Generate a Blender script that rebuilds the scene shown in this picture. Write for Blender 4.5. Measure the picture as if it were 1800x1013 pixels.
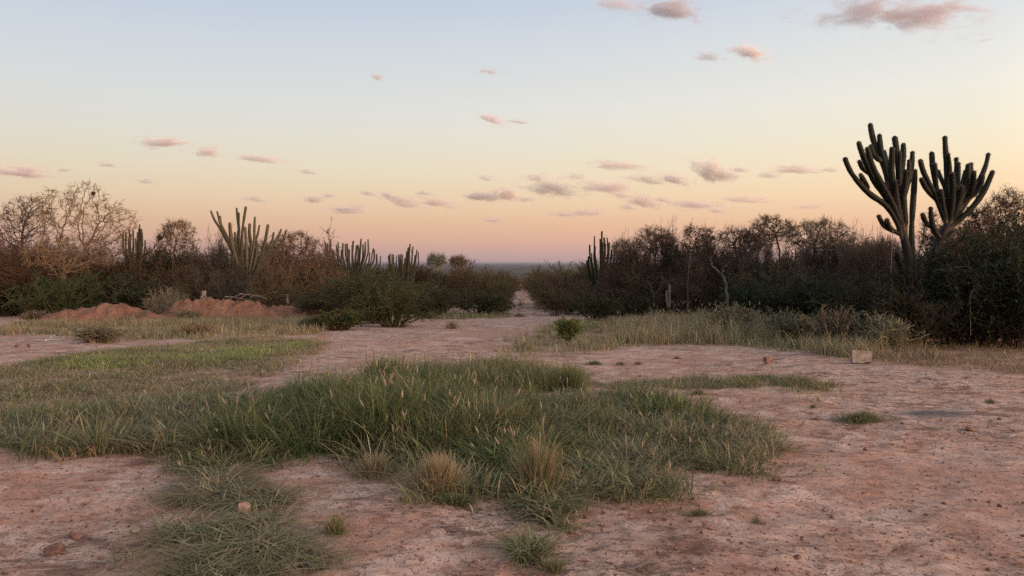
import bpy, math, random
import numpy as np
from mathutils import Vector, Matrix

sc = bpy.context.scene
for o in list(bpy.data.objects): bpy.data.objects.remove(o)
col = sc.collection

# ------------------------------------------------------------------ camera, sky, sun, exposure
EYE = 1.6                 # eye height, metres
FPX = 1293.0              # focal length in pixels of the 1800 px wide photograph
PITCH = math.atan((506.5 - 462.0) / FPX)
cam_d = bpy.data.cameras.new('camera'); cam = bpy.data.objects.new('camera', cam_d); col.objects.link(cam)
cam_d.sensor_width = 36.0; cam_d.lens = 36.0 * FPX / 1800.0
cam_d.clip_start = 0.05; cam_d.clip_end = 90000.0
cam.location = (0, 0, EYE); cam.rotation_euler = (math.pi / 2 - PITCH, 0, 0)
sc.camera = cam

def lin(r, g, b):
    f = lambda c: (c / 255) / 12.92 if c <= 10.3 else (((c / 255) + 0.055) / 1.055) ** 2.4
    return (f(r), f(g), f(b))

SUN_AZ = math.radians(118.0)      # clockwise from the view direction: behind the right shoulder
SUN_EL = math.radians(2.5)
SUN_DIR = Vector((math.sin(SUN_AZ) * math.cos(SUN_EL), math.cos(SUN_AZ) * math.cos(SUN_EL), math.sin(SUN_EL)))

world = bpy.data.worlds.new('World'); sc.world = world; world.use_nodes = True
wt = world.node_tree; wt.nodes.clear()
W = lambda t, **k: (lambda n: [setattr(n, a, b) for a, b in k.items()] and n or n)(wt.nodes.new(t))
wl = wt.links.new
tc = W('ShaderNodeTexCoord'); sep = W('ShaderNodeSeparateXYZ'); wl(tc.outputs['Generated'], sep.inputs[0])
ramp = W('ShaderNodeValToRGB'); ramp.color_ramp.interpolation = 'LINEAR'
mr = W('ShaderNodeMapRange'); mr.inputs[1].default_value = 0.0; mr.inputs[2].default_value = 0.5
wl(sep.outputs['Z'], mr.inputs[0]); wl(mr.outputs[0], ramp.inputs[0])
SKY = [(0.0, (186, 160, 164)), (0.012, (199, 167, 163)), (0.030, (219, 177, 160)), (0.052, (229, 188, 160)), (0.085, (237, 209, 176)),
       (0.122, (237, 222, 194)), (0.160, (233, 227, 210)), (0.205, (228, 228, 222)), (0.27, (215, 221, 226)), (0.335, (197, 210, 226)),
       (0.5, (165, 184, 210))]
els = ramp.color_ramp.elements
while len(els) > 1: els.remove(els[-1])
for i, (z, c) in enumerate(SKY):
    e = els[0] if i == 0 else els.new(min(1.0, z / 0.5))
    e.position = min(1.0, z / 0.5); e.color = (*lin(*c), 1)
# the dome goes on deepening towards the zenith
zen = W('ShaderNodeMapRange'); zen.inputs[1].default_value = 0.5; zen.inputs[2].default_value = 1.0; wl(sep.outputs['Z'], zen.inputs[0])
zmix = W('ShaderNodeMix', data_type='RGBA'); wl(zen.outputs[0], zmix.inputs[0]); wl(ramp.outputs[0], zmix.inputs[6]); zmix.inputs[7].default_value = (*lin(142, 160, 192), 1)
# warmer and lighter on the side where the sun has gone down
dotn = W('ShaderNodeVectorMath', operation='DOT_PRODUCT'); wl(tc.outputs['Generated'], dotn.inputs[0]); dotn.inputs[1].default_value = (math.sin(SUN_AZ), math.cos(SUN_AZ), 0)
wr = W('ShaderNodeMapRange'); wr.inputs[1].default_value = -1.0; wr.inputs[2].default_value = 1.0; wl(dotn.outputs['Value'], wr.inputs[0])
wcol = W('ShaderNodeMix', data_type='RGBA'); wl(wr.outputs[0], wcol.inputs[0]); wcol.inputs[6].default_value = (0.86, 0.86, 0.90, 1); wcol.inputs[7].default_value = (1.40, 1.29, 1.12, 1)
wm = W('ShaderNodeMix', data_type='RGBA', blend_type='MULTIPLY'); wm.inputs[0].default_value = 1.0; wl(zmix.outputs[2], wm.inputs[6]); wl(wcol.outputs[2], wm.inputs[7])
# afterglow behind the camera and right, boosted out of view to brighten the ground
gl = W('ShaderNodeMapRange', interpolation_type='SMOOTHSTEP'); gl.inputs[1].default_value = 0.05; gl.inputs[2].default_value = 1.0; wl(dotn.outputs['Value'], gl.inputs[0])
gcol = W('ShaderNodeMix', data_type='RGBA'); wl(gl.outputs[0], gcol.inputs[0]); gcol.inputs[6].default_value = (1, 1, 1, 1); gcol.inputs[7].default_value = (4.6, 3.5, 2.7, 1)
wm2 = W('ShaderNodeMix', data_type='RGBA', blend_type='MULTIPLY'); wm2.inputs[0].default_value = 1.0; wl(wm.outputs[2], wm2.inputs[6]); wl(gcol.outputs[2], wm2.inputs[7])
nis = W('ShaderNodeTexSky', sky_type='NISHITA'); nis.sun_disc = False
nis.sun_elevation = SUN_EL; nis.sun_rotation = SUN_AZ; nis.altitude = 150; nis.air_density = 1.0; nis.dust_density = 1.5; nis.ozone_density = 2.0
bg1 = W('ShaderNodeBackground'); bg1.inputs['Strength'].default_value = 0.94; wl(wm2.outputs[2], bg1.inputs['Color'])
bg2 = W('ShaderNodeBackground'); bg2.inputs['Strength'].default_value = 0.05; wl(nis.outputs[0], bg2.inputs['Color'])
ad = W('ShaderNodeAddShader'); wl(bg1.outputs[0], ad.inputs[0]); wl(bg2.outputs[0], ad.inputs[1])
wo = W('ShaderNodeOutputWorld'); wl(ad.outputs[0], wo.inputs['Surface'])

sun_d = bpy.data.lights.new('sun', 'SUN'); sun_d.energy = 2.4; sun_d.angle = math.radians(12); sun_d.color = (1.0, 0.56, 0.40)
sun = bpy.data.objects.new('sun', sun_d); col.objects.link(sun)
sun.rotation_euler = SUN_DIR.to_track_quat('Z', 'Y').to_euler()

sc.view_settings.view_transform = 'Standard'; sc.view_settings.look = 'None'
sc.view_settings.exposure = 0.0; sc.view_settings.gamma = 1.0; sc.view_settings.use_curve_mapping = False
sc.render.engine = 'CYCLES'
sc.cycles.max_bounces = 4; sc.cycles.diffuse_bounces = 2; sc.cycles.volume_bounces = 1; sc.cycles.transparent_max_bounces = 8
sc.cycles.use_denoising = False

# ------------------------------------------------------------------ helpers
def tag(o, label=None, cat=None, group=None, kind=None):
    for k, v in (('label', label), ('category', cat), ('group', group), ('kind', kind)):
        if v: o[k] = v
    return o

def link_obj(name, data, parent=None):
    o = bpy.data.objects.new(name, data); col.objects.link(o)
    if parent is not None: o.parent = parent
    return o

def empty(name, loc): 
    o = link_obj(name, None); o.location = loc; o.empty_display_size = 0.2
    return o

class Mesh:
    """collects vertex / quad / triangle arrays with a colour per vertex and builds ONE mesh"""
    def __init__(s): s.v = []; s.c = []; s.q = []; s.t = []; s.n = 0
    def add(s, v, q=None, t=None, c=None):
        v = np.asarray(v, float).reshape(-1, 3)
        if c is None: c = np.full((len(v), 3), 0.2)
        c = np.asarray(c, float)
        if c.ndim == 1: c = np.tile(c, (len(v), 1))
        s.v.append(v); s.c.append(c)
        if q is not None and len(q): s.q.append(np.asarray(q, int).reshape(-1, 4) + s.n)
        if t is not None and len(t): s.t.append(np.asarray(t, int).reshape(-1, 3) + s.n)
        s.n += len(v)
    def build(s, name, mat, smooth=False, origin=None):
        v = np.concatenate(s.v); c = np.concatenate(s.c)
        if origin is not None: v = v - np.asarray(origin, float)
        q = np.concatenate(s.q) if s.q else np.zeros((0, 4), int)
        t = np.concatenate(s.t) if s.t else np.zeros((0, 3), int)
        me = bpy.data.meshes.new(name)
        me.vertices.add(len(v)); me.vertices.foreach_set('co', v.astype(np.float32).ravel())
        loops = np.concatenate([q.ravel(), t.ravel()]).astype(np.int32)
        me.loops.add(len(loops)); me.loops.foreach_set('vertex_index', loops)
        starts = np.concatenate([np.arange(len(q)) * 4, len(q) * 4 + np.arange(len(t)) * 3]).astype(np.int32)
        me.polygons.add(len(starts)); me.polygons.foreach_set('loop_start', starts)
        me.polygons.foreach_set('use_smooth', np.full(len(starts), smooth, dtype=bool))
        ca = me.color_attributes.new('Col', 'FLOAT_COLOR', 'POINT')
        rgba = np.ones((len(v), 4), np.float32); rgba[:, :3] = c
        ca.data.foreach_set('color', rgba.ravel())
        me.materials.append(mat); me.update(calc_edges=True); me.validate()
        return me

_P = np.random.RandomState(7).permutation(512)
_G = np.random.RandomState(8).rand(512)
def vnoise(x, y, seed=0):
    x = np.asarray(x, float); y = np.asarray(y, float)
    xi = np.floor(x).astype(int); yi = np.floor(y).astype(int); fx = x - xi; fy = y - yi
    fx = fx * fx * (3 - 2 * fx); fy = fy * fy * (3 - 2 * fy)
    h = lambda a, b: _G[(_P[(a + seed * 37) % 512] + b * 57 + seed * 11) % 512]
    return (h(xi, yi) * (1 - fx) + h(xi + 1, yi) * fx) * (1 - fy) + (h(xi, yi + 1) * (1 - fx) + h(xi + 1, yi + 1) * fx) * fy
def fbm(x, y, seed=0, octs=4, gain=0.5):
    s = 0; a = 1; tot = 0
    for k in range(octs):
        s = s + a * vnoise(np.asarray(x) * 2 ** k + 13.7 * k, np.asarray(y) * 2 ** k - 7.1 * k, seed + k); tot += a; a *= gain
    return s / tot

# ------------------------------------------------------------------ lie of the land
_ky = [-200, 11, 20, 28, 40, 90, 300, 1000, 3000, 6000, 60000]
_kz = [0.0, 0.0, -0.20, -0.55, -1.10, -2.40, -7.2, -22.0, -58.0, -60.0, -60.0]
_ty = np.concatenate([np.arange(-200, 400, 0.5), np.geomspace(400, 60000, 600)])
_tz = np.interp(_ty, _ky, _kz)
_m = int(600 / 0.5); _ker = np.hanning(15); _ker /= _ker.sum()
_tz[8:_m - 8] = np.convolve(_tz[:_m], _ker, 'same')[8:_m - 8]
def base_z(y): return np.interp(y, _ty, _tz)
def ground_z(x, y):
    x = np.asarray(x, float); y = np.asarray(y, float)
    near = np.clip(1.2 - np.abs(y) / 60, 0, 1)
    r = (fbm(x * 0.35, y * 0.35, 3, 3) - 0.5) * 0.09 + (fbm(x * 1.7, y * 1.7, 9, 3) - 0.5) * 0.035
    # low step of the washed pan edge
    return base_z(y) + r * near
FWD = np.array([0, math.cos(PITCH), -math.sin(PITCH)]); UP = np.array([0, math.sin(PITCH), math.cos(PITCH)])
def ray(px, py):
    return FWD + np.array([1, 0, 0]) * ((px - 900) / FPX) + UP * ((506.5 - py) / FPX)
def at(px, py, Y):
    d = ray(px, py); return np.array([0, 0, EYE]) + d * (Y / d[1])
def gp(px, py):
    """the point of the ground seen at a pixel of the photograph"""
    d = ray(px, py); lo, hi = 1.0, 1.0
    ys = np.concatenate([np.arange(1.5, 60, 0.02), np.arange(60, 400, 0.5)])
    zs = EYE + d[2] / d[1] * ys; xs = d[0] / d[1] * ys
    k = np.argmax(zs <= base_z(ys)); Y = ys[k]
    return np.array([xs[k], Y, float(ground_z(xs[k], Y))])
def inpoly(x, y, poly):
    poly = np.asarray(poly)[:, :2]; ins = np.zeros(np.shape(x), bool); j = len(poly) - 1
    for i in range(len(poly)):
        xi, yi = poly[i]; xj, yj = poly[j]
        if yi != yj:
            ins ^= ((yi > y) != (yj > y)) & (x < (xj - xi) * (y - yi) / (yj - yi) + xi)
        j = i
    return ins
def zone(*pts): return np.array([gp(*p)[:2] for p in pts])
TRACK = lambda y: 0.0139 * y

# ------------------------------------------------------------------ materials
def new_mat(name):
    m = bpy.data.materials.new(name); m.use_nodes = True; t = m.node_tree; t.nodes.clear()
    N = lambda ty, **k: (lambda n: ([setattr(n, a, b) for a, b in k.items()], n)[1])(t.nodes.new(ty))
    out = N('ShaderNodeOutputMaterial')
    return m, N, t.links.new, out
def noise(N, L, vec, scale, detail=6, rough=0.6, dist=0.0):
    n = N('ShaderNodeTexNoise'); n.inputs['Scale'].default_value = scale; n.inputs['Detail'].default_value = detail
    n.inputs['Roughness'].default_value = rough; n.inputs['Distortion'].default_value = dist; L(vec, n.inputs['Vector']); return n.outputs['Fac']
def rampf(N, L, fac, a, b, va=0.0, vb=1.0):
    m = N('ShaderNodeMapRange', interpolation_type='SMOOTHSTEP'); L(fac, m.inputs[0])
    for i, v in enumerate((a, b, va, vb)): m.inputs[i + 1].default_value = v
    return m.outputs[0]
def mixc(N, L, fac, a, b, mode='MIX'):
    m = N('ShaderNodeMix', data_type='RGBA', blend_type=mode)
    for s, v in ((0, fac), (6, a), (7, b)):
        if isinstance(v, (int, float)): m.inputs[s].default_value = v
        elif isinstance(v, tuple): m.inputs[s].default_value = (*v, 1)
        else: L(v, m.inputs[s])
    return m.outputs[2]
def math2(N, L, op, a, b):
    m = N('ShaderNodeMath', operation=op)
    for i, v in enumerate((a, b)):
        if isinstance(v, (int, float)): m.inputs[i].default_value = v
        else: L(v, m.inputs[i])
    return m.outputs[0]

def attr_mat(name, rough=0.8, translucent=0.0, grain=0.0, gscale=30.0, spec=0.2, vary=0.25):
    """colour per vertex, varied from object to object, with fine grain"""
    m, N, L, out = new_mat(name)
    a = N('ShaderNodeAttribute', attribute_name='Col'); oi = N('ShaderNodeObjectInfo')
    v = rampf(N, L, oi.outputs['Random'], 0, 1, 1 - vary, 1 + vary)
    c = mixc(N, L, 1.0, a.outputs['Color'], v, 'MULTIPLY')
    if vary > 0.2:      # plants of one kind differ in hue as well
        h = math2(N, L, 'FRACT', math2(N, L, 'MULTIPLY', oi.outputs['Random'], 7.31), 0.0)
        c = mixc(N, L, 1.0, c, mixc(N, L, h, (1.22, 0.96, 0.80), (0.84, 1.06, 0.88)), 'MULTIPLY')
    p = N('ShaderNodeBsdfPrincipled'); p.inputs['Roughness'].default_value = rough; p.inputs['Specular IOR Level'].default_value = spec
    if grain:
        t = N('ShaderNodeTexCoord'); n = noise(N, L, t.outputs['Object'], gscale, 5, 0.65)
        c = mixc(N, L, 1.0, c, rampf(N, L, n, 0.25, 0.75, 1 - grain, 1 + grain), 'MULTIPLY')
        b = N('ShaderNodeBump'); b.inputs['Strength'].default_value = 0.6; b.inputs['Distance'].default_value = 0.01; L(n, b.inputs['Height']); L(b.outputs[0], p.inputs['Normal'])
    L(c, p.inputs['Base Color'])
    if translucent:
        tr = N('ShaderNodeBsdfTranslucent'); L(c, tr.inputs['Color']); mx = N('ShaderNodeMixShader'); mx.inputs[0].default_value = translucent
        L(p.outputs[0], mx.inputs[1]); L(tr.outputs[0], mx.inputs[2]); L(mx.outputs[0], out.inputs['Surface'])
    else: L(p.outputs[0], out.inputs['Surface'])
    return m

def soil_mat(name, redder=0.0):
    m, N, L, out = new_mat(name)
    tcn = N('ShaderNodeTexCoord'); P = tcn.outputs['Object']
    st = N('ShaderNodeMapping'); st.inputs['Scale'].default_value = (0.62, 1.25, 1.0); st.inputs['Rotation'].default_value = (0, 0, 0.22); L(P, st.inputs['Vector'])
    big = noise(N, L, P, 0.30, 5, 0.6, 0.4); mid = noise(N, L, P, 1.6, 10, 0.72, 0.5); fine = noise(N, L, P, 11, 10, 0.80); dots = noise(N, L, P, 34, 3, 0.5)
    flake = noise(N, L, st.outputs[0], 2.6, 9, 0.70, 0.7)
    flake2 = noise(N, L, st.outputs[0], 8.5, 7, 0.68, 0.6); pits = noise(N, L, P, 22, 4, 0.6, 0.2)
    vo = N('ShaderNodeTexVoronoi', feature='DISTANCE_TO_EDGE'); vo.inputs['Scale'].default_value = 5.5
    wv = N('ShaderNodeVectorMath', operation='ADD'); L(P, wv.inputs[0]); nv = N('ShaderNodeTexNoise'); nv.inputs['Scale'].default_value = 3.0; nv.inputs['Detail'].default_value = 5; L(P, nv.inputs['Vector'])
    sv = N('ShaderNodeVectorMath', operation='SCALE'); sv.inputs['Scale'].default_value = 0.35; L(nv.outputs['Color'], sv.inputs[0]); L(sv.outputs[0], wv.inputs[1]); L(wv.outputs[0], vo.inputs['Vector'])
    crack = math2(N, L, 'MULTIPLY', rampf(N, L, vo.outputs['Distance'], 0.035, 0.0), rampf(N, L, mid, 0.46, 0.60))
    RED = (0.395, 0.215, 0.152); PALE = (0.575, 0.400, 0.320); DARK = (0.140, 0.068, 0.050)
    if redder: RED = (0.225, 0.102, 0.066); PALE = (0.275, 0.148, 0.100); DARK = (0.115, 0.056, 0.040)
    crusty = rampf(N, L, big, 0.42, 0.58, 0.5, 1.0)
    c = mixc(N, L, rampf(N, L, mid, 0.40, 0.63), RED, PALE)
    c = mixc(N, L, rampf(N, L, big, 0.46, 0.66, 0.0, 0.60), c, PALE)
    c = mixc(N, L, rampf(N, L, big, 0.48, 0.34, 0.0, 0.70), c, RED)
    c = mixc(N, L, rampf(N, L, big, 0.42, 0.58, 0.45, 1.0), c, mixc(N, L, 1.0, c, rampf(N, L, fine, 0.34, 0.66, 0.58, 1.26), 'MULTIPLY'))
    c = mixc(N, L, math2(N, L, 'MULTIPLY', rampf(N, L, flake, 0.570, 0.595, 0.0, 0.68), crusty), c, DARK)
    c = mixc(N, L, math2(N, L, 'MULTIPLY', rampf(N, L, flake2, 0.562, 0.582, 0.0, 0.68), crusty), c, DARK)
    c = mixc(N, L, rampf(N, L, flake2, 0.40, 0.37, 0.0, 0.45), c, PALE)
    c = mixc(N, L, rampf(N, L, pits, 0.600, 0.62, 0.0, 0.75), c, DARK)
    c = mixc(N, L, rampf(N, L, dots, 0.635, 0.655, 0.0, 0.75), c, DARK)
    c = mixc(N, L, math2(N, L, 'MULTIPLY', crack, 0.5), c, DARK)
    # straw litter where grass grows, old ash stain of a fire
    at_ = N('ShaderNodeAttribute', attribute_name='Col'); s = N('ShaderNodeSeparateColor'); L(at_.outputs['Color'], s.inputs[0])
    lit = mixc(N, L, rampf(N, L, mid, 0.35, 0.65), (0.22, 0.130, 0.080), (0.36, 0.235, 0.15))
    vg = math2(N, L, 'MULTIPLY', s.outputs[0], rampf(N, L, fine, 0.2, 0.7, 0.55, 1.0))
    c = mixc(N, L, vg, c, lit)
    c = mixc(N, L, math2(N, L, 'MULTIPLY', s.outputs[1], rampf(N, L, mid, 0.30, 0.5)), c, (0.15, 0.125, 0.118))
    h = math2(N, L, 'ADD', math2(N, L, 'MULTIPLY', mid, 0.8), math2(N, L, 'MULTIPLY', fine, 0.30))
    h = math2(N, L, 'SUBTRACT', h, rampf(N, L, flake, 0.560, 0.585, 0.0, 0.14)); h = math2(N, L, 'SUBTRACT', h, rampf(N, L, flake2, 0.553, 0.572, 0.0, 0.08)); h = math2(N, L, 'SUBTRACT', h, math2(N, L, 'MULTIPLY', crack, 0.08))
    b = N('ShaderNodeBump'); L(rampf(N, L, big, 0.42, 0.58, 0.45, 1.0), b.inputs['Strength']); b.inputs['Distance'].default_value = 0.085; L(h, b.inputs['Height'])
    p = N('ShaderNodeBsdfPrincipled'); p.inputs['Roughness'].default_value = 0.95; p.inputs['Specular IOR Level'].default_value = 0.15
    L(c, p.inputs['Base Color']); L(b.outputs[0], p.inputs['Normal']); L(p.outputs[0], out.inputs['Surface'])
    return m

M_SOIL = soil_mat('soil'); M_MOUND = soil_mat('mound_soil', 1.0)
M_GRASS = attr_mat('grass_blade', 0.7, 0.35, vary=0.0)
M_LEAF = attr_mat('leaf', 0.6, 0.30, vary=0.36)
M_TWIG = attr_mat('twig', 0.9, vary=0.36)
M_BARK = attr_mat('bark', 0.9, grain=0.35, gscale=18, vary=0.1)
M_CACTUS = attr_mat('cactus_skin', 0.65, grain=0.28, gscale=14, vary=0.15, spec=0.25)
M_ROCK = attr_mat('rock', 0.92, grain=0.45, gscale=16, vary=0.1)

def plain_mat():
    m, N, L, out = new_mat('scrub_plain')
    t = N('ShaderNodeTexCoord'); n = noise(N, L, t.outputs['Object'], 0.004, 9, 0.7, 0.5)
    c = mixc(N, L, rampf(N, L, n, 0.35, 0.65), (0.05, 0.05, 0.035), (0.12, 0.10, 0.075))
    p = N('ShaderNodeBsdfPrincipled'); p.inputs['Roughness'].default_value = 1.0; p.inputs['Specular IOR Level'].default_value = 0.0
    L(c, p.inputs['Base Color']); L(p.outputs[0], out.inputs['Surface']); return m
M_PLAIN = plain_mat()

# ------------------------------------------------------------------ where grass grows (areas of ground)
Z_CLUMP = zone((-40, 775), (80, 800), (200, 797), (310, 800), (360, 822), (400, 836), (470, 822), (520, 806), (600, 800), (640, 838), (730, 882), (800, 893), (880, 872), (960, 900), (1060, 888), (1150, 868),
               (1190, 838), (1280, 825), (1370, 795), (1335, 752), (1240, 728), (1130, 705), (1000, 700), (900, 694), (1000, 688), (950, 676), (860, 668), (760, 662), (660, 668), (560, 690), (420, 706), (300, 716), (170, 724), (60, 742), (-40, 748))
Z_LUSH = zone((330, 780), (400, 725), (480, 706), (560, 694), (640, 688), (760, 684), (860, 705), (930, 760), (980, 830), (900, 845), (810, 800), (640, 795), (540, 792), (430, 790))
Z_GREYR = zone((900, 704), (1000, 704), (1130, 708), (1240, 730), (1330, 752), (1370, 795), (1280, 825), (1190, 838), (1130, 868), (1020, 888), (960, 800))
Z_BACK = zone((640, 668), (760, 658), (900, 658), (1030, 672), (1020, 690), (900, 694), (700, 690))
Z_FIELD = zone((-60, 770), (60, 742), (200, 720), (330, 705), (440, 680), (500, 650), (560, 622), (575, 603), (470, 592), (330, 606), (150, 622), (-60, 655))
Z_BRIGHT = zone((90, 656), (110, 634), (170, 622), (300, 616), (430, 616), (545, 602), (560, 612), (440, 636), (300, 646), (180, 650))
Z_FAR = zone((-60, 582), (120, 566), (300, 566), (470, 560), (570, 566), (560, 590), (440, 596), (300, 598), (160, 606), (110, 590), (-60, 590))
Z_VERGE = zone((878, 618), (905, 600), (950, 580), (990, 566), (1100, 560), (1320, 560), (1560, 575), (1600, 600), (1590, 630), (1540, 641), (1470, 634), (1380, 618), (1290, 609), (1180, 608), (1080, 612), (1000, 628), (930, 628))
Z_STRAW = zone((1060, 606), (1100, 572), (1200, 566), (1320, 572), (1310, 600), (1280, 607), (1180, 607))
Z_TALLR = zone((1300, 608), (1310, 572), (1420, 570), (1560, 580), (1600, 600), (1580, 626), (1540, 636), (1470, 628), (1380, 615))
Z_FRONT = zone((352, 842), (440, 838), (445, 868), (500, 890), (520, 905), (470, 915), (560, 945), (590, 985), (560, 1060), (140, 1060), (180, 1000), (240, 940), (350, 928), (340, 880))
Z_NECK = zone((355, 838), (440, 836), (450, 868), (505, 890), (515, 908), (440, 915), (350, 922), (335, 880))
Z_FRONT2 = zone((915, 890), (1000, 885), (1010, 905), (985, 930), (935, 940), (965, 965), (930, 990), (870, 965), (855, 945), (915, 928))
Z_STRIP = zone((1030, 676), (1180, 668), (1290, 664), (1400, 670), (1495, 678), (1440, 688), (1370, 692), (1240, 684), (1100, 685))
Z_LROAD = zone((735, 556), (800, 553), (895, 552), (890, 560), (800, 561), (735, 562))
Z_RDRY = zone((1530, 642), (1580, 612), (1640, 602), (1830, 606), (1830, 660), (1700, 652), (1620, 650))
ASH = gp(1640, 727)

def soft(x, y, poly, amp, seed):
    wx = (fbm(x * 2.2, y * 2.2, seed, 3) - 0.5) * amp; wy = (fbm(x * 2.2 + 40, y * 2.2, seed + 5, 3) - 0.5) * amp
    return inpoly(x + wx, y + wy, poly)

# ------------------------------------------------------------------ the ground, one sheet
def make_ground():
    ys = [-400.0]
    while ys[-1] < 60000:
        y = ys[-1]
        ys.append(y + (20 if y < -30 else 1.5 if y < 0 else 0.4 if y < 2.5 else max(0.03, y * 0.0078) if y < 60 else y * 0.05))
    ys = np.array(ys)
    u = np.linspace(-1, 1, 441); u = np.sign(u) * np.abs(u) ** 1.15
    X = u[None, :] * (np.maximum(ys, 0) * 0.95 + 7.0)[:, None]; Y = np.repeat(ys[:, None], len(u) + 8, 1)
    ed = np.array([3., 14., 70., 350.]); X = np.concatenate([X[:, :1] - ed[::-1][None], X, X[:, -1:] + ed[None]], 1)
    Z = ground_z(X, Y)
    nearw = np.clip((20 - Y) / 12, 0, 1) * (Y > 1)
    f = fbm(X * 5.5, Y * 7.5, 21, 4, 0.6); plates = np.clip((f - 0.52) * 9, -0.5, 0.5)
    Z = Z + nearw * (plates * 0.010 + (fbm(X * 14, Y * 14, 33, 2) - 0.5) * 0.012)
    veg = np.zeros(X.shape)
    for zn, a in ((Z_CLUMP, .8), (Z_FIELD, .75), (Z_FAR, .6), (Z_VERGE, .8), (Z_FRONT, .6), (Z_FRONT2, .7), (Z_STRIP, .6), (Z_BACK, .7), (Z_RDRY, .85)):
        veg = np.maximum(veg, a * soft(X, Y, zn, 0.5, 50))
    behind = (Y > 20) & (np.abs(X - TRACK(Y)) > 1.5) & (fbm(X * .5, Y * .5, 61) > 0.25)
    veg = np.where(behind & (Y > 34), 0.75, veg)
    for _ in range(3):
        veg[1:-1, 1:-1] = (veg[:-2, 1:-1] + veg[2:, 1:-1] + veg[1:-1, :-2] + veg[1:-1, 2:] + 2 * veg[1:-1, 1:-1]) / 6
    rr = np.hypot((X - ASH[0]) / 0.42, (Y - ASH[1]) / 0.20)
    ash = np.clip((1.25 - rr) * 1.3, 0, 1)
    n, m = X.shape; idx = np.arange(n * m).reshape(n, m)
    q = np.stack([idx[:-1, :-1], idx[:-1, 1:], idx[1:, 1:], idx[1:, :-1]], -1).reshape(-1, 4)
    B = Mesh(); B.add(np.stack([X, Y, Z], -1).reshape(-1, 3), q=q, c=np.stack([veg, ash, veg * 0], -1).reshape(-1, 3))
    me = B.build('ground', M_SOIL, True); me.materials.append(M_PLAIN)
    rowfar = np.repeat((ys[:-1] > 330), m - 1)
    me.polygons.foreach_set('material_index', rowfar.astype(np.int32))
    tag(link_obj('ground', me), 'bare reddish dirt pan with pale crust and dark flakes', 'ground', kind='structure')
make_ground()

def make_track():
    ys = np.concatenate([np.arange(31, 60, 0.35), np.geomspace(60, 330, 120)]); us = np.linspace(-1, 1, 9)
    w = 0.85 + 0.18 * np.sin(ys * 0.9) + np.clip(37 - ys, 0, 6) * 0.12
    X = TRACK(ys)[:, None] + us[None, :] * w[:, None] + ((fbm(ys * 0.6, ys * 0, 4) - 0.5) * 0.6)[:, None]; Y = np.repeat(ys[:, None], 9, 1)
    Z = ground_z(X, Y) + 0.012 + 0.05 * np.exp(-(us[None, :] / 0.25) ** 2) - 0.05 * (np.abs(us[None, :]) > 0.95)
    Z[0] -= 0.1
    n, m = X.shape; idx = np.arange(n * m).reshape(n, m)
    B = Mesh(); B.add(np.stack([X, Y, Z], -1).reshape(-1, 3), q=np.stack([idx[:-1, :-1], idx[:-1, 1:], idx[1:, 1:], idx[1:, :-1]], -1).reshape(-1, 4), c=(0., 0., 0.))
    tag(link_obj('dirt_track', B.build('dirt_track', M_SOIL, True)), 'narrow straight dirt track running down between the bushes', 'track', kind='structure')
make_track()

def mound(label, pxl, pxr, base_py, top_py, peaks, seed):
    """heap of loose red soil"""
    a = gp(pxl, base_py); b = gp(pxr, base_py); Y = (a[1] + b[1]) / 2; L_ = b[0] - a[0]
    H = at(900, top_py, Y + .8)[2] - ground_z(a[0], Y)
    nx, ny = 110, 50; U, V = np.meshgrid(np.linspace(0, 1, nx), np.linspace(0, 1, ny))
    D = 2.6; X = a[0] + U * L_; Yg = Y + V * D
    pu = [0.0] + [p[0] for p in peaks] + [1.0]; ph = [peaks[0][2] * .5] + [p[2] for p in peaks] + [peaks[-1][2] * .5]
    prof = np.interp(U, pu, ph)
    for _ in range(10): prof[:, 1:-1] = (prof[:, :-2] + prof[:, 2:] + prof[:, 1:-1]) / 3
    edge = np.sin(np.clip(U / .22, 0, 1) * 1.5708) * np.sin(np.clip((1 - U) / .22, 0, 1) * 1.5708)
    cross = np.exp(-((V - 0.45) / 0.30) ** 2)
    nz = fbm(X * 2.2, Yg * 2.2, seed, 5, 0.65) - 0.5; nz2 = fbm(X * 7, Yg * 7, seed + 3, 3, .6) - 0.5
    h = H * prof * edge * cross * (1 + 0.9 * nz) + nz2 * 0.10 * edge - 0.05
    Z = ground_z(X, Yg) + h; ox = np.array([a[0] + L_ / 2, Y, float(ground_z(a[0] + L_ / 2, Y))])
    idx = np.arange(nx * ny).reshape(ny, nx)
    B = Mesh(); B.add(np.stack([X, Yg, Z], -1).reshape(-1, 3), q=np.stack([idx[:-1, :-1], idx[:-1, 1:], idx[1:, 1:], idx[1:, :-1]], -1).reshape(-1, 4), c=(0., 0., 0.))
    o = link_obj('soil_mound', B.build('soil_mound', M_MOUND, True, ox)); o.location = ox
    return tag(o, label, 'soil mound', 'heaps of red soil along the thicket')
mound('low long heap of red soil below the big leafless tree', 10, 285, 569, 534, [(0.18, .16, .70), (0.34, .16, .82), (0.50, .16, 1.0), (0.66, .18, .9), (0.84, .16, .7)], 71)
mound('higher heap of red soil with a pale stump on top', 240, 490, 566, 517, [(0.20, .16, .80), (0.38, .20, 1.0), (0.58, .2, .92), (.78, .18, .7)], 72)
mound('red soil heap under the dead branch pile, sloping to the grass', 385, 610, 563, 528, [(0.15, .2, .80), (0.38, .22, .8), (.62, .2, .72), (.84, .16, .5)], 73)
mound('low heap of reddish soil at the foot of the dark leafy thicket', 1570, 1700, 617, 592, [(0.3, .22, .9), (0.7, .3, .7)], 74)

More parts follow.
